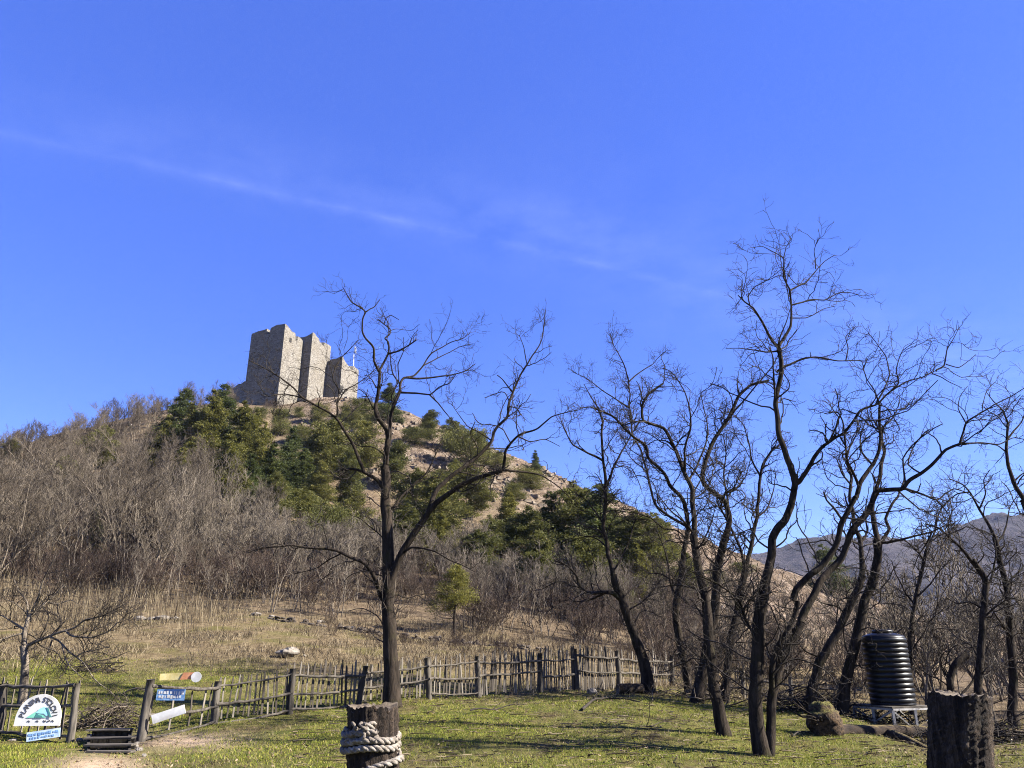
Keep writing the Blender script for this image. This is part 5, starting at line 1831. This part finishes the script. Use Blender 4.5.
def stone(px, py, Y, wpx, label, seed, group=None, flat=0.7, name='stone', sink=0.3):
    p = gp(px, py, Y)
    s = wpx * (Y * CP) / FPX
    p = p + np.array([0, 0, s * flat * (0.5 - sink)])
    o_ = stone_mesh(p, s, seed, flat=flat).build(name, M['stone'], None, p, smooth=False)
    return tag(o_, label, 'rock' if s > 0.6 else 'stone', group)


for i, (px, py, Y, w) in enumerate([(92, 730, 16.7, 9), (100, 729, 16.8, 8), (113, 728, 17.0, 11), (124, 728, 17.0, 9), (128, 730, 16.6, 9), (81, 731, 16.5, 7)]):
    stone(px, py, Y, w, 'pale stone in the row behind the top wooden step', 500 + i, 'stones behind the wooden steps')
for i, (px, py, Y, w) in enumerate([(136, 742, 15.7, 7), (140, 747, 15.3, 8), (133, 752, 15.0, 6), (144, 756, 14.6, 6), (138, 736, 16.0, 6)]):
    stone(px, py, Y, w, 'small pale stone beside the right end of the wooden steps', 520 + i, 'stones beside the wooden steps')
stone(13, 737, 16.3, 9, 'flat stone in the grass below the left fence', 540, flat=0.4)
stone(287, 656, 26, 27, 'pale flat boulder lying alone in the dry meadow above the fence', 541, flat=0.42, name='boulder', sink=0.1)
stone(304, 658, 26.1, 5, 'small stone beside the meadow boulder', 542)
stone(592, 692, 22.4, 11, 'pale stone at the foot of the fence near the leaning tree', 543)
for i, (px, py, Y, w) in enumerate([(140, 617, 37, 16), (152, 616, 37, 12), (163, 617, 37, 16), (176, 618, 37, 12), (256, 617, 39, 12), (272, 619, 39, 9), (320, 626, 39, 10), (352, 637, 38, 8), (470, 650, 37, 8), (560, 658, 36, 8)]):
    stone(px, py, Y, w, 'pale stone along the old terrace edge under the thicket', 550 + i, 'stones of the old terrace edge', flat=0.4)

# row of dark stones standing in for the shadow band under the thicket
tw = [hit(px, py) for px, py in ((262, 618), (290, 622), (325, 627), (360, 632), (400, 637), (440, 641), (480, 645), (515, 648), (548, 652))]
tw = resample(np.array(tw), 140)
tw[:, 2] = zt(tw[:, 0], tw[:, 1])
mb = MB()
rw_ = np.random.default_rng(17)
for i in range(140):
    for lv in range(3):
        if rw_.random() < (0.12, 0.35, 0.7)[lv] or vnoise(np.array(i), np.array(3.0), 9.0) > 0.45:
            continue
        c = tw[i] + np.array([rw_.normal() * 0.05, rw_.normal() * 0.07 + 0.06 * lv, -0.11 + 0.12 * lv])
        stone_mesh(c, (rw_.uniform(0.16, 0.5), rw_.uniform(0.2, 0.4), rw_.uniform(0.10, 0.26)), 4000 + i * 4 + lv, mb)
tag(mb.build('bank_shade_stones', M['darkstone'], None, tw[0], smooth=False), 'low row of dark stones standing in for the shadow band between the dry meadow and the brown thicket', 'wall')

# dark sawn log block at the foot of the leaning tree
pb_ = gp(633, 690, 22.2)
lb_ = empty('log_block', pb_, 'short dark reddish log block lying at the foot of the leaning tree', 'log')
mb = MB()
a_, b_ = pb_ + [-0.42, -0.1, 0.12], pb_ + [0.26, 0.16, 0.12]
u = np.linspace(0, 1, 7)[:, None]
mb.tubes(a_ + (b_ - a_) * u, np.array([0.13, 0.145, 0.14, 0.145, 0.135, 0.14, 0.13]), 14, lump=0.1, rng=rf)
mb.build('bark', M['bark'], lb_, pb_)
mb = MB()
for e, s in ((a_, -1), (b_, 1)):
    d_ = nrm((b_ - a_)[None])[0]
    mb.tubes(np.array([e + d_ * s * -0.01, e + d_ * s * 0.012]), np.array([0.128, 0.122]), 14, cap=True)
mb.build('cut_face', M['cut'], lb_, pb_)

# ------------------------------------------------------------------ water tank and its stand
pt = at(893.5, 704.5, 20.3)
tank = empty('water_tank', pt, 'black ribbed plastic water tank standing on a pale metal frame', 'water tank')
dpt = pt[1] * CP + (pt[2] - EYE) * SP
RT = 0.5 * 46.0 * dpt / FPX * 0.93
HT = float(at(884, 631, 20.3)[2] - pt[2])
prof = [(0.02, 0.0), (RT * 0.97, 0.0), (RT, 0.03)]
nr = 13
for k in range(nr):
    z0 = 0.04 + (HT * 0.90 - 0.04) * k / nr
    z1 = 0.04 + (HT * 0.90 - 0.04) * (k + 1) / nr
    dz = z1 - z0
    for s, rr in ((0.02, 0.955), (0.10, 0.965), (0.22, 0.992), (0.4, 1.0), (0.65, 1.0), (0.82, 0.992), (0.93, 0.965), (0.98, 0.955)):
        prof.append((RT * rr, z0 + dz * s))
prof += [(RT * 0.96, HT * 0.905), (RT * 0.90, HT * 0.93), (RT * 0.7, HT * 0.955), (RT * 0.42, HT * 0.975), (0.02, HT * 0.98)]


def lathe(mb, prof, c, S=48):
    pr = np.array(prof)
    a = np.arange(S) * 2 * math.pi / S
    v = np.stack([pr[:, 0:1] * np.cos(a), pr[:, 0:1] * np.sin(a), pr[:, 1:2] + 0 * a], -1) + np.asarray(c)
    ii = np.arange(len(pr) * S).reshape(len(pr), S)
    mb.add(v, np.stack([ii[:-1], np.roll(ii, -1, 1)[:-1], np.roll(ii, -1, 1)[1:], ii[1:]], -1).reshape(-1, 4))


mb = MB()
lathe(mb, prof, pt)
mb.build('body', M['plastic'], tank, pt)
mb = MB()
lathe(mb, [(0.02, HT * 0.97), (0.24, HT * 0.97), (0.25, HT * 0.98), (0.25, HT * 1.0), (0.22, HT * 1.015), (0.02, HT * 1.02)], pt, 24)
mb.build('lid', M['plastic'], tank, pt)
# stand
gz = zt(pt[0], pt[1])[0]
stand = empty('tank_stand', (pt[0], pt[1], gz), 'pale metal frame stand with splayed legs under the black tank', 'stand')
so = np.array([pt[0], pt[1], gz])
hw = RT * 1.28
top = pt[2] - 0.006
mb = MB()
mb.box((pt[0], pt[1], top - 0.02), (2 * hw, 2 * hw, 0.04), local_frame(R(18)))
mb.build('platform', M['wood_rail'], stand, so, smooth=False)
F_ = local_frame(R(18))
cor = [np.array([pt[0], pt[1], top - 0.06]) + F_ @ np.array([sx * hw * 0.96, sy * hw * 0.96, 0]) for sx, sy in ((-1, -1), (1, -1), (1, 1), (-1, 1))]
for k in range(4):
    a_, b_ = cor[k], cor[(k + 1) % 4]
    mb = MB()
    mb.bar(a_, b_, 0.05, 0.05)
    mb.build('top_rail', M['metal'], stand, so, smooth=False)
    mid = (a_ + b_) / 2
    foot = a_.copy()
    foot[2] = zt(a_[0], a_[1])[0] - 0.03
    mb = MB()
    mb.bar(a_ - [0, 0, 0.02], foot, 0.055, 0.055, up=(1, 0, 0))
    mb.build('leg', M['metal'], stand, so, smooth=False)
    fm = mid.copy()
    fm[2] = zt(mid[0], mid[1])[0] - 0.03
    mb = MB()
    mb.bar(mid - [0, 0, 0.02], fm, 0.05, 0.05, up=(1, 0, 0))
    mb.build('leg', M['metal'], stand, so, smooth=False)
    for q, ft in ((a_, fm), (b_, fm)):
        mb = MB()
        mb.bar(q - [0, 0, 0.03], ft + [0, 0, 0.10], 0.03, 0.03, up=(1, 0.2, 0))
        mb.build('brace', M['metal'], stand, so, smooth=False)

# ------------------------------------------------------------------ fallen tree with its root plate
rp = gp(826, 738, 17.8)
rt_ = empty('fallen_tree', rp, 'fallen tree with a mossy torn-up root plate and a lit top painted on its trunk, lying in front of the tank', 'fallen tree')
dpr = 17.8 * CP
mb = MB()
rng = np.random.default_rng(61)
n, m_ = 16, 22
th = np.linspace(0.001, math.pi - 0.001, n)[:, None]
ph = np.linspace(0, 2 * math.pi, m_, endpoint=False)[None]
d = np.stack([np.sin(th) * np.cos(ph), np.sin(th) * np.sin(ph), np.cos(th) + 0 * ph], -1)
r = 1 + 0.20 * vnoise(d[..., 0] * 3 + 9, d[..., 2] * 3 + d[..., 1] * 2, 0.8) + 0.10 * vnoise(d[..., 0] * 3, d[..., 2] * 3 + d[..., 1] * 3, 0.3)
v = d * r[..., None] * np.array([0.36, 0.34, 0.38]) + rp + np.array([0.02, 0.0, 0.24])
ii = np.arange(n * m_).reshape(n, m_)
mb.add(v, np.stack([ii[:-1], ii[1:], np.roll(ii, -1, 1)[1:], np.roll(ii, -1, 1)[:-1]], -1).reshape(-1, 4))
m, t, b = newmat('mossy_earth')
g_ = t.nodes.new('ShaderNodeNewGeometry')
sx_ = t.nodes.new('ShaderNodeSeparateXYZ')
t.links.new(g_.outputs['Normal'], sx_.inputs[0])
f = noise(t, 14, 7, 0.7)
moss_litf = tmath(t, 'ADD', sx_.outputs['Z'], tmath(t, 'MULTIPLY', tmath(t, 'SUBTRACT', f, 0.5), 1.2))
e_ = ramp(t, f, [(0.38, (0.010, 0.007, 0.005)), (0.62, (0.095, 0.062, 0.036))])
mo = ramp(t, f, [(0.35, (0.035, 0.036, 0.010)), (0.65, (0.12, 0.105, 0.028))])
t.links.new(mixc(t, ramp(t, moss_litf, [(0.45, (0, 0, 0)), (0.8, (1, 1, 1))]), e_, mo), b.inputs['Base Color'])
b.inputs['Roughness'].default_value = 1
bump(t, b, f, 1.0, 0.08)
M['moss'] = m
mb.build('root_plate', M['moss'], rt_, rp)
mb = MB()
roots = []
for k in range(16):
    a = rng.uniform(2.0, 4.6)
    q0 = rp + np.array([0.05, 0, 0.22])
    dd_ = np.array([math.cos(a), rng.uniform(-0.9, 0.5), rng.uniform(-0.3, 0.75)])
    pts = [q0 + dd_ * 0.2]
    for j in range(5):
        dd_ = dd_ + rng.normal(size=3) * 0.35
        pts.append(pts[-1] + dd_ * 0.075)
    roots.append(resample(np.array(pts), 8))
mb.tubes(np.array(roots), np.linspace(0.026, 0.006, 8)[None] * np.ones((16, 1)), 5)
mb.build('roots', M['bark'], rt_, rp)
m, t, b = newmat('lit_top_log')
f = noise(t, 10, 7, 0.7, 'Object', (0.25, 1, 1))
g_ = t.nodes.new('ShaderNodeNewGeometry')
sx_ = t.nodes.new('ShaderNodeSeparateXYZ')
t.links.new(g_.outputs['Normal'], sx_.inputs[0])
moss_litf = tmath(t, 'ADD', sx_.outputs['Z'], tmath(t, 'MULTIPLY', tmath(t, 'SUBTRACT', f, 0.5), 1.5))
t.links.new(mixc(t, ramp(t, moss_litf, [(0.80, (0, 0, 0)), (1.0, (1, 1, 1))]), ramp(t, f, [(0.35, (0.010, 0.007, 0.005)), (0.65, (0.040, 0.027, 0.018))]), (0.09, 0.068, 0.024)), b.inputs['Base Color'])  # yellowish tone on upward faces paints the log's lit top
b.inputs['Roughness'].default_value = 1
bump(t, b, f, 1.0, 0.04)
M['litlog'] = m
L0 = at(838, 731, 17.9)
L1 = at(862, 732, 18.1)
L2 = at(905, 731, 18.6)
L3 = at(945, 733, 19.0)
L4 = at(985, 734, 19.4)
mb = MB()
pts = resample(np.array([L0, L1, L2, L3, L4]), 20)
mb.tubes(pts, np.linspace(0.15, 0.10, 20), 12, cap=True, lump=0.12, rng=rng)
mb.build('trunk', M['litlog'], rt_, rp)
mb = MB()
B0, B1, B2 = at(890, 733, 18.2), at(906, 739, 17.4), at(932, 752, 16.4)
pts = resample(np.array([B0, B1, B2]), 14)
mb.tubes(pts, np.linspace(0.085, 0.06, 14), 9, cap=True, lump=0.12, rng=rng)
pts = resample(np.array([at(915, 731, 18.8), at(930, 722, 19.3), at(948, 716, 19.8)]), 14)
mb.tubes(pts, np.linspace(0.06, 0.03, 14), 7, cap=True)
mb.build('branch', M['litlog'], rt_, rp)

# ------------------------------------------------------------------ the two foreground posts and the rope
def big_post(name, label, pxt, pyt, wpx, Y, seed, slant, split):
    rng = np.random.default_rng(seed)
    tp = at(pxt, pyt, Y)
    dp = tp[1] * CP + (tp[2] - EYE) * SP
    rad = 0.5 * wpx * dp / FPX
    lo_ = at(pxt, 768, Y)
    sh_ = (tp - lo_) / (tp[2] - lo_[2])
    root_p = tp - sh_ * tp[2]
    root = empty(name, root_p, label, 'post')
    S, n = 72, 150
    a = np.arange(S) * 2 * math.pi / S
    z = np.linspace(-0.2, tp[2], n)
    ca, sa = np.cos(a), np.sin(a)
    fur = np.zeros((n, S))
    for k in range(5):
        fr_ = [6, 10, 16, 24, 34][k]
        ph = rng.uniform(0, 6.28) + np.cumsum(rng.normal(size=n)) * 0.05 * (k + 1) ** 0.5
        fur += np.abs(np.sin(0.5 * fr_ * a[None] + ph[:, None])) ** 0.6 * [0.02, 0.03, 0.03, 0.02, 0.012][k]
    fur += 0.012 * rng.normal(size=(n, S))
    rr = rad * (0.94 + fur * split)
    zz = np.repeat(z[:, None], S, 1)
    topfac = np.clip((z - tp[2] + 0.25) / 0.25, 0, 1)[:, None]
    rag = slant[0] * ca[None] + slant[1] * sa[None] + 0.008 * rng.normal(size=(1, S)) + 0.006 * np.sin(4 * a + 1)[None]
    zz = zz + topfac * rag
    v = np.stack([root_p[0] + sh_[0] * zz + rr * ca[None], root_p[1] + rr * sa[None], zz], -1)
    ii = np.arange(n * S).reshape(n, S)
    mb = MB()
    mb.add(v, np.stack([ii[:-1], np.roll(ii, -1, 1)[:-1], np.roll(ii, -1, 1)[1:], ii[1:]], -1).reshape(-1, 4))
    mb.build('bark', M['furrow'], root, root_p)
    mb = MB()
    rings = [v[-1]]
    cen = v[-1].mean(0)
    for s in (0.8, 0.5, 0.2):
        q = cen + (v[-1] - cen) * s
        q[:, 2] += 0.006 * rng.normal(size=S) - 0.004
        rings.append(q)
    g = np.array(rings)
    ii = np.arange(4 * S).reshape(4, S)
    mb.add(g, np.stack([ii[:-1], np.roll(ii, -1, 1)[:-1], np.roll(ii, -1, 1)[1:], ii[1:]], -1).reshape(-1, 4))
    mb.add(np.concatenate([g[-1], cen[None]]), None, [(k, (k + 1) % S, S) for k in range(S)])
    mb.build('cut_top', M['cut'], root, root_p)
    return tp, rad, tp


pp, pr_, ptop_ = big_post('rope_post', 'split wooden post in the foreground wrapped with thick white rope', 373, 706.5, 44, 4.3, 71, (0.0, 0.0), 2.0)
big_post('log_post', 'thick upright log post with furrowed bark in the right foreground', 960, 695, 50, 4.3, 72, (-0.012, 0.0), 2.3)

# twisted rope: turns around the post, then one slack strand drawn across its front
rope = []
for k in range(0, 113):
    a = R(290) - 2 * math.pi * k / 40
    rr = pr_ * 1.03 + 0.02
    z = ptop_[2] - 0.115 - 0.036 * (k / 40.0) + 0.006 * math.sin(3 * a)
    rope.append((pp[0] + rr * math.cos(a), pp[1] + rr * math.sin(a), z))
a_end = R(290) - 2 * math.pi * 112 / 40
zl = rope[-1][2]
for k in range(1, 91):
    u = k / 90.0
    a = a_end - u * R(560)
    rr = pr_ * 1.03 + 0.02 + 0.03 * math.exp(-((u - 0.05) / 0.07) ** 2)
    z = zl - 0.02 - 0.115 * float(smooth(0.0, 0.36, np.array(u))) - 0.10 * float(smooth(0.36, 1.0, np.array(u)))
    rope.append((pp[0] + rr * math.cos(a), pp[1] + rr * math.sin(a), z))
path = resample(np.array(rope)[::2], 520)
T_ = nrm(np.gradient(path, axis=0))
up_ = nrm(np.cross(T_, np.array([[0.13, 0.21, 1.0]])))
up2 = np.cross(T_, up_)
dist = np.concatenate([[0], np.cumsum(np.linalg.norm(np.diff(path, axis=0), axis=1))])
st_ = []
for q in range(3):
    ph = dist / 0.10 * 2 * math.pi + q * 2 * math.pi / 3
    st_.append(path + 0.0085 * (np.cos(ph)[:, None] * up_ + np.sin(ph)[:, None] * up2))
mb = MB()
mb.tubes(np.array(st_), 0.0095 * (1 + 0.10 * rf.normal(size=(3, 520))), 8, cap=True, lump=0.10, rng=rf)
# knot and frayed end tucked over the turns
kn = []
rk = np.random.default_rng(88)
for q in range(16):
    a = R(rk.uniform(215, 325))
    rr = pr_ * 1.03 + 0.012
    c = np.array([pp[0] + rr * math.cos(a), pp[1] + rr * math.sin(a), ptop_[2] - 0.125 + rk.uniform(-0.01, 0.03)])
    d = np.array([-math.sin(a), math.cos(a), 0]) * rk.choice([-1, 1]) + rk.normal(size=3) * 0.6
    pts = [c]
    for k in range(6):
        d = nrm((d + rk.normal(size=3) * 0.75)[None])[0]
        nx_ = pts[-1] + d * 0.020
        out = np.array([nx_[0] - pp[0], nx_[1] - pp[1], 0])
        L_o = np.linalg.norm(out)
        nx_ = nx_ + out / L_o * max(0, rr - L_o) + out / L_o * min(0, rr + 0.03 - L_o)
        nx_[2] = min(max(nx_[2], ptop_[2] - 0.15), ptop_[2] - 0.07)
        pts.append(nx_)
    kn.append(resample(np.array(pts), 24))
mb.tubes(np.array(kn), 0.0085 * (1 + 0.12 * np.sin(np.arange(24) * 1.9))[None] * np.ones((16, 1)), 8, cap=True, lump=0.15, rng=rf)
o = mb.build('rope', M['rope'], None, pp + np.array([0, 0, ptop_[2] - 0.2]))
tag(o, 'thick white twisted rope wound round the split foreground post', 'rope')

# ------------------------------------------------------------------ brush, sticks, litter
def brush(px, py, Y, wpx, hpx, n, label, seed, mat='twig', rmax=0.02, name='brush_pile'):
    rng = np.random.default_rng(seed)
    p = gp(px, py, Y)
    s = Y * CP / FPX
    W, H = wpx * s, hpx * s
    P = []
    for k in range(n):
        u = rng.normal() * 0.28
        c = p + np.array([u * W, rng.normal() * 0.25 * W * 0.6, 0])
        c[2] = zt(c[0], c[1])[0] + abs(rng.normal()) * H * 0.45 * math.exp(-3 * u * u)
        a = rng.uniform(0, 6.28)
        d = np.array([math.cos(a), math.sin(a), rng.uniform(-0.2, 0.5)])
        L = rng.uniform(0.4, 1.0) * min(W * 0.5, 1.6)
        pts = [c - d * L / 2]
        for j in range(4):
            d = d + rng.normal(size=3) * 0.22
            pts.append(pts[-1] + d * L / 4)
        pts = np.array(pts)
        zg = zt(pts[:, 0], pts[:, 1]) + 0.01
        pts[:, 2] = np.maximum(pts[:, 2], zg)
        P.append(resample(pts, 9))
    P = np.array(P)
    r0 = rng.uniform(0.25, 1.0, n) ** 2 * rmax + 0.005
    Rr = r0[:, None] * np.linspace(1, 0.4, 9)[None]
    C, CR = spawn(P, Rr, rng, 4, 0.15, 0.5, 5, up=0.1, rmin=0.004, rcap=0.01)
    mb = MB()
    mb.tubes(P, Rr, 5)
    mb.tubes(C, CR, 3)
    o_ = mb.build(name, M[mat], None, p)
    return tag(o_, label, 'brush pile')


brush(95, 672, 23.0, 46, 14, 60, 'dark pile of dead branches in the meadow behind the small pale-barked tree', 81)
brush(108, 714, 17.9, 66, 24, 150, 'grey tangle of cut branches behind the gate opening', 82, 'twig_grey', 0.014)
brush(812, 712, 20.8, 110, 26, 150, 'dark heap of branches under the leaning trees left of the tank', 83)
brush(700, 703, 22.3, 80, 14, 70, 'low scatter of dead branches round the rail fence behind the lawn trees', 84, 'twig_grey', 0.018)
brush(985, 742, 17.5, 110, 24, 130, 'dark heap of branches behind the thick bark-covered post', 85)
brush(905, 727, 20.2, 70, 16, 70, 'branches heaped beneath the tank stand', 86)
# dead branches lying on the lawn, each traced
def lying(name, label, pts, Y, w, seed, mat='twig', kids=1.6):
    rng = np.random.default_rng(seed)
    q = np.array([gp(a[0], a[1], yy_) for a, yy_ in zip(pts, Y)])
    P = resample(q, 16)
    P[:, 2] = zt(P[:, 0], P[:, 1]) + 0.03 + 0.06 * np.abs(np.sin(np.linspace(0, 5, 16) + seed))
    Rr = np.linspace(w, w * 0.35, 16)
    C, CR = spawn(P[None], Rr[None], rng, kids, 0.25, 0.9, 7, ang=(25, 50), up=0.05, rmin=0.006, rcap=0.02)
    C[..., 2] = np.maximum(C[..., 2], zt(C[..., 0], C[..., 1]) + 0.012)
    mb = MB()
    mb.tubes(P, Rr, 6, cap=True, lump=0.1, rng=rng)
    mb.tubes(C, CR, 4)
    return tag(mb.build(name, M[mat], None, P[0]), label, 'branch')


lying('fallen_branch', 'forked dark dead branch lying on the lawn in front of the leaning tree', [(582, 710), (600, 698), (612, 694), (640, 706)], [19.4, 20.8, 21.2, 20.0], 0.035, 91)
lying('fallen_branch', 'dead branch lying across the lawn below the picket fence', [(470, 712), (498, 707), (524, 702)], [18.8, 19.4, 20.0], 0.02, 92)
lying('fallen_branch', 'pale dead branch lying on the lawn near the slim lawn tree', [(640, 730), (668, 722), (690, 720)], [16.8, 17.6, 17.9], 0.014, 93, 'twig_grey')
lying('fallen_branch', 'thin dead branch lying on grass left of the root plate', [(792, 735), (806, 729), (820, 728)], [17.2, 17.8, 18.0], 0.016, 94)

# ---- stuff nobody could count
def blades(n, px_r, y_r, h, w, mat, name, label, seed, bend=0.5, wfun=None):
    rng = np.random.default_rng(seed)
    Y = np.sqrt(rng.uniform(y_r[0] ** 2, y_r[1] ** 2, n))
    px = rng.uniform(px_r[0], px_r[1], n)
    x = (px - 512) / FPX * (Y * CP)
    keep = np.ones(n, bool)
    if wfun is not None:
        keep = rng.uniform(0, 1, n) < wfun(x, Y, px)
    x, Y = x[keep], Y[keep]
    n = len(x)
    z = zt(x, Y) - 0.01
    a = rng.uniform(0, 6.28, n)
    hh_ = rng.uniform(h[0], h[1], n)
    ln = rng.normal(size=(n, 2)) * bend * hh_[:, None]
    s = np.stack([np.cos(a), np.sin(a), 0 * a], 1)
    ww = rng.uniform(w[0], w[1], n)[:, None]
    b0 = np.stack([x, Y, z], 1)
    tipv = b0 + np.stack([ln[:, 0], ln[:, 1], hh_], 1)
    mid = b0 + np.stack([ln[:, 0] * 0.35, ln[:, 1] * 0.35, hh_ * 0.6], 1)
    v = np.stack([b0 - s * ww, b0 + s * ww, mid + s * ww * 0.7, mid - s * ww * 0.7, tipv], 1).reshape(-1, 3)
    k = np.arange(n)[:, None] * 5
    mb = MB()
    mb.add(v, k + np.array([[0, 1, 2, 3]]), k + np.array([[3, 2, 4]]))
    o_ = mb.build(name, M[mat], None, None, smooth=False)
    return tag(o_, label, 'grass', kind='stuff')


def lawn_w(x, y, px):
    g = 0.5 + 0.9 * vnoise(x, y, 1.3) + 0.6 * vnoise(x, y + 50, 0.45) + 0.5 * vnoise(x + 90, y, 3.1)
    f_ = (1 - smooth(20.5, 26, y)) + np.exp(-((x + 13.0) / 5.5) ** 2 - ((y - 22.0) / 2.4) ** 2)
    path = np.exp(-((px - 105) / 45.0) ** 2) * (y < 15.6) + 0.8 * np.exp(-((px - 190) / 60.0) ** 2) * np.exp(-((y - 16.4) / 1.0) ** 2)
    shade = 1 - 0.75 * smooth(890, 950, px) * smooth(15, 17, y)
    return np.clip(g, 0.05, 1) * np.clip(f_, 0, 1) * (1 - np.clip(path, 0, 0.95)) * shade


def lawn_dry(x, y, px):
    return np.clip(0.35 - 0.8 * vnoise(x, y, 1.3) + 0.3 * vnoise(x, y + 50, 0.45), 0.04, 0.6) * (1 - 0.8 * np.exp(-((px - 105) / 45.0) ** 2) * (y < 15.6))


blades(340000, (-40, 1064), (12.2, 26), (0.025, 0.068), (0.003, 0.006), 'grass', 'lawn_grass', 'short patchy green grass of the lawn', 1, wfun=lawn_w)
blades(80000, (-40, 1064), (12.2, 27), (0.03, 0.11), (0.003, 0.006), 'straw', 'dry_grass', 'straw-coloured dead grass flecking the lawn', 2, wfun=lawn_dry, bend=1.1)
blades(120000, (-60, 1084), (20, 44), (0.06, 0.26), (0.006, 0.012), 'straw', 'meadow_grass', 'dry yellow grass of the meadow above the fence', 3, bend=0.7,
       wfun=lambda x, y, px: np.clip(0.30 + 1.1 * vnoise(x, y, 2.2) + 0.5 * vnoise(x, y, 0.7), 0.03, 1) * smooth(21, 26, y) * (1 - smooth(880, 960, px) * 0.8))
blades(8000, (-60, 330), (28, 46), (0.3, 1.5), (0.006, 0.013), 'straw', 'dry_stalks', 'tall dry stalks standing in front of the left woods', 4, bend=0.16,
       wfun=lambda x, y, px: (1 - smooth(110, 280, px)) * smooth(28, 37, y) * np.clip(0.5 + 0.8 * vnoise(x, y, 1.8), 0.05, 1))
blades(14000, (-60, 700), (37, 70), (0.1, 0.5), (0.010, 0.02), 'straw', 'dry_undergrowth', 'dry undergrowth at the foot of the thicket', 5, bend=0.35,
       wfun=lambda x, y, px: np.clip(0.35 + 0.9 * vnoise(x, y, 3.0), 0.02, 1) * (1 - smooth(45, 70, y) * 0.7))

# dead leaves and bits of straw on the lawn
rng = np.random.default_rng(9)
n = 14000
Y = np.sqrt(rng.uniform(12.3 ** 2, 25 ** 2, n))
px = rng.uniform(-40, 1064, n)
x = (px - 512) / FPX * Y * CP
kp = rng.uniform(0, 1, n) < np.clip(0.3 - 0.9 * vnoise(x, Y, 1.1) + 0.5 * smooth(860, 960, px) + 0.5 * np.exp(-((px - 200) / 90) ** 2) * (Y < 18), 0.05, 1)
x, Y = x[kp], Y[kp]
n = len(x)
z = zt(x, Y) + rng.uniform(0.01, 0.06, n)
c = np.stack([x, Y, z], 1)
d1 = nrm(rng.normal(size=(n, 3)) * [1, 1, 0.4])
d2 = nrm(np.cross(d1, rng.normal(size=(n, 3)) * [0.5, 0.5, 1]))
s1, s2 = rng.uniform(0.012, 0.035, (n, 1)), rng.uniform(0.006, 0.02, (n, 1))
v = np.stack([c - d1 * s1, c + d2 * s2, c + d1 * s1, c - d2 * s2], 1).reshape(-1, 3)
mb = MB()
mb.add(v, np.arange(4 * n).reshape(-1, 4))
tag(mb.build('leaf_litter', M['leaf'], None, None, smooth=False), 'dead leaves scattered over the lawn', 'leaves', kind='stuff')
# small twigs on the lawn
n = 2400
Y = np.sqrt(rng.uniform(12.6 ** 2, 24 ** 2, n))
px = rng.uniform(300, 1040, n)
x = (px - 512) / FPX * Y * CP
a = rng.uniform(0, 6.28, n)
L = rng.uniform(0.06, 0.6, n) * rng.uniform(0.25, 1, n)
P = []
for s in np.linspace(-0.5, 0.5, 5):
    xx_ = x + np.cos(a + 0.5 * s) * L * s
    yy_ = Y + np.sin(a + 0.5 * s) * L * s
    P.append(np.stack([xx_, yy_, zt(xx_, yy_) + 0.035 + 0.02 * np.cos(3 * s + a)], 1))
P = np.stack(P, 1)
mb = MB()
mb.tubes(P, np.array([0.9, 1, 0.9, 0.7, 0.4])[None] * rng.uniform(0.004, 0.010, (n, 1)), 4)
tag(mb.build('twig_litter', M['straw'], None, None), 'pale twigs and straw scattered over the lawn', 'twigs', kind='stuff')
# broken rock on the scree
n = 900
mb = MB()
px = rng.uniform(262, 640, 9000)
Y = rng.uniform(105, 176, 9000)
x = (px - 512) / FPX * (Y * 0.98 + 12)
w = rockw(x, Y) * np.clip(0.2 + 1.0 * vnoise(x, Y, 9.0), 0, 1)
kp = rng.uniform(0, 1, 9000) < w
x, Y = x[kp][:n], Y[kp][:n]
z = zt(x, Y)
for i in range(len(x)):
    s = rng.uniform(0.25, 1.0) ** 2 * 1.4
    c = np.array([x[i], Y[i], z[i] + 0.1 * s])
    v = np.array([[sx, sy, sz] for sx in (-1, 1) for sy in (-1, 1) for sz in (-1, 1)]) * np.array([s, s * 0.8, s * 0.45]) * 0.5
    v = v * rng.uniform(0.6, 1.1, (8, 3))
    an = rng.uniform(0, 6.28)
    mb.add(v @ local_frame(an).T + c, [(0, 1, 3, 2), (4, 6, 7, 5), (0, 4, 5, 1), (2, 3, 7, 6), (0, 2, 6, 4), (1, 5, 7, 3)])
tag(mb.build('scree_rocks', M['scree'], None, None, smooth=False), 'broken pale rocks strewn over the slope below the castle', 'rocks', kind='stuff')

# ------------------------------------------------------------------ the air
zlo = float(GZ.min()) - 1.0
zhi = float(max(hz.max(), 120.0)) + 30
mb = MB()
mb.box((0, 1100, (zlo + zhi) / 2), (4500, 3200, zhi - zlo))
m = bpy.data.materials.new('thin_haze')
m.use_nodes = True
m.node_tree.nodes.clear()
mo_ = m.node_tree.nodes.new('ShaderNodeOutputMaterial')
pv = m.node_tree.nodes.new('ShaderNodeVolumePrincipled')
pv.inputs['Color'].default_value = (0.48, 0.60, 1.0, 1)
pv.inputs['Density'].default_value = 0.00005
pv.inputs['Anisotropy'].default_value = 0.0
m.node_tree.links.new(pv.outputs[0], mo_.inputs['Volume'])
o = mb.build('haze', m, None, None, smooth=False)
tag(o, 'faint blue haze over the valley', 'haze', kind='stuff')
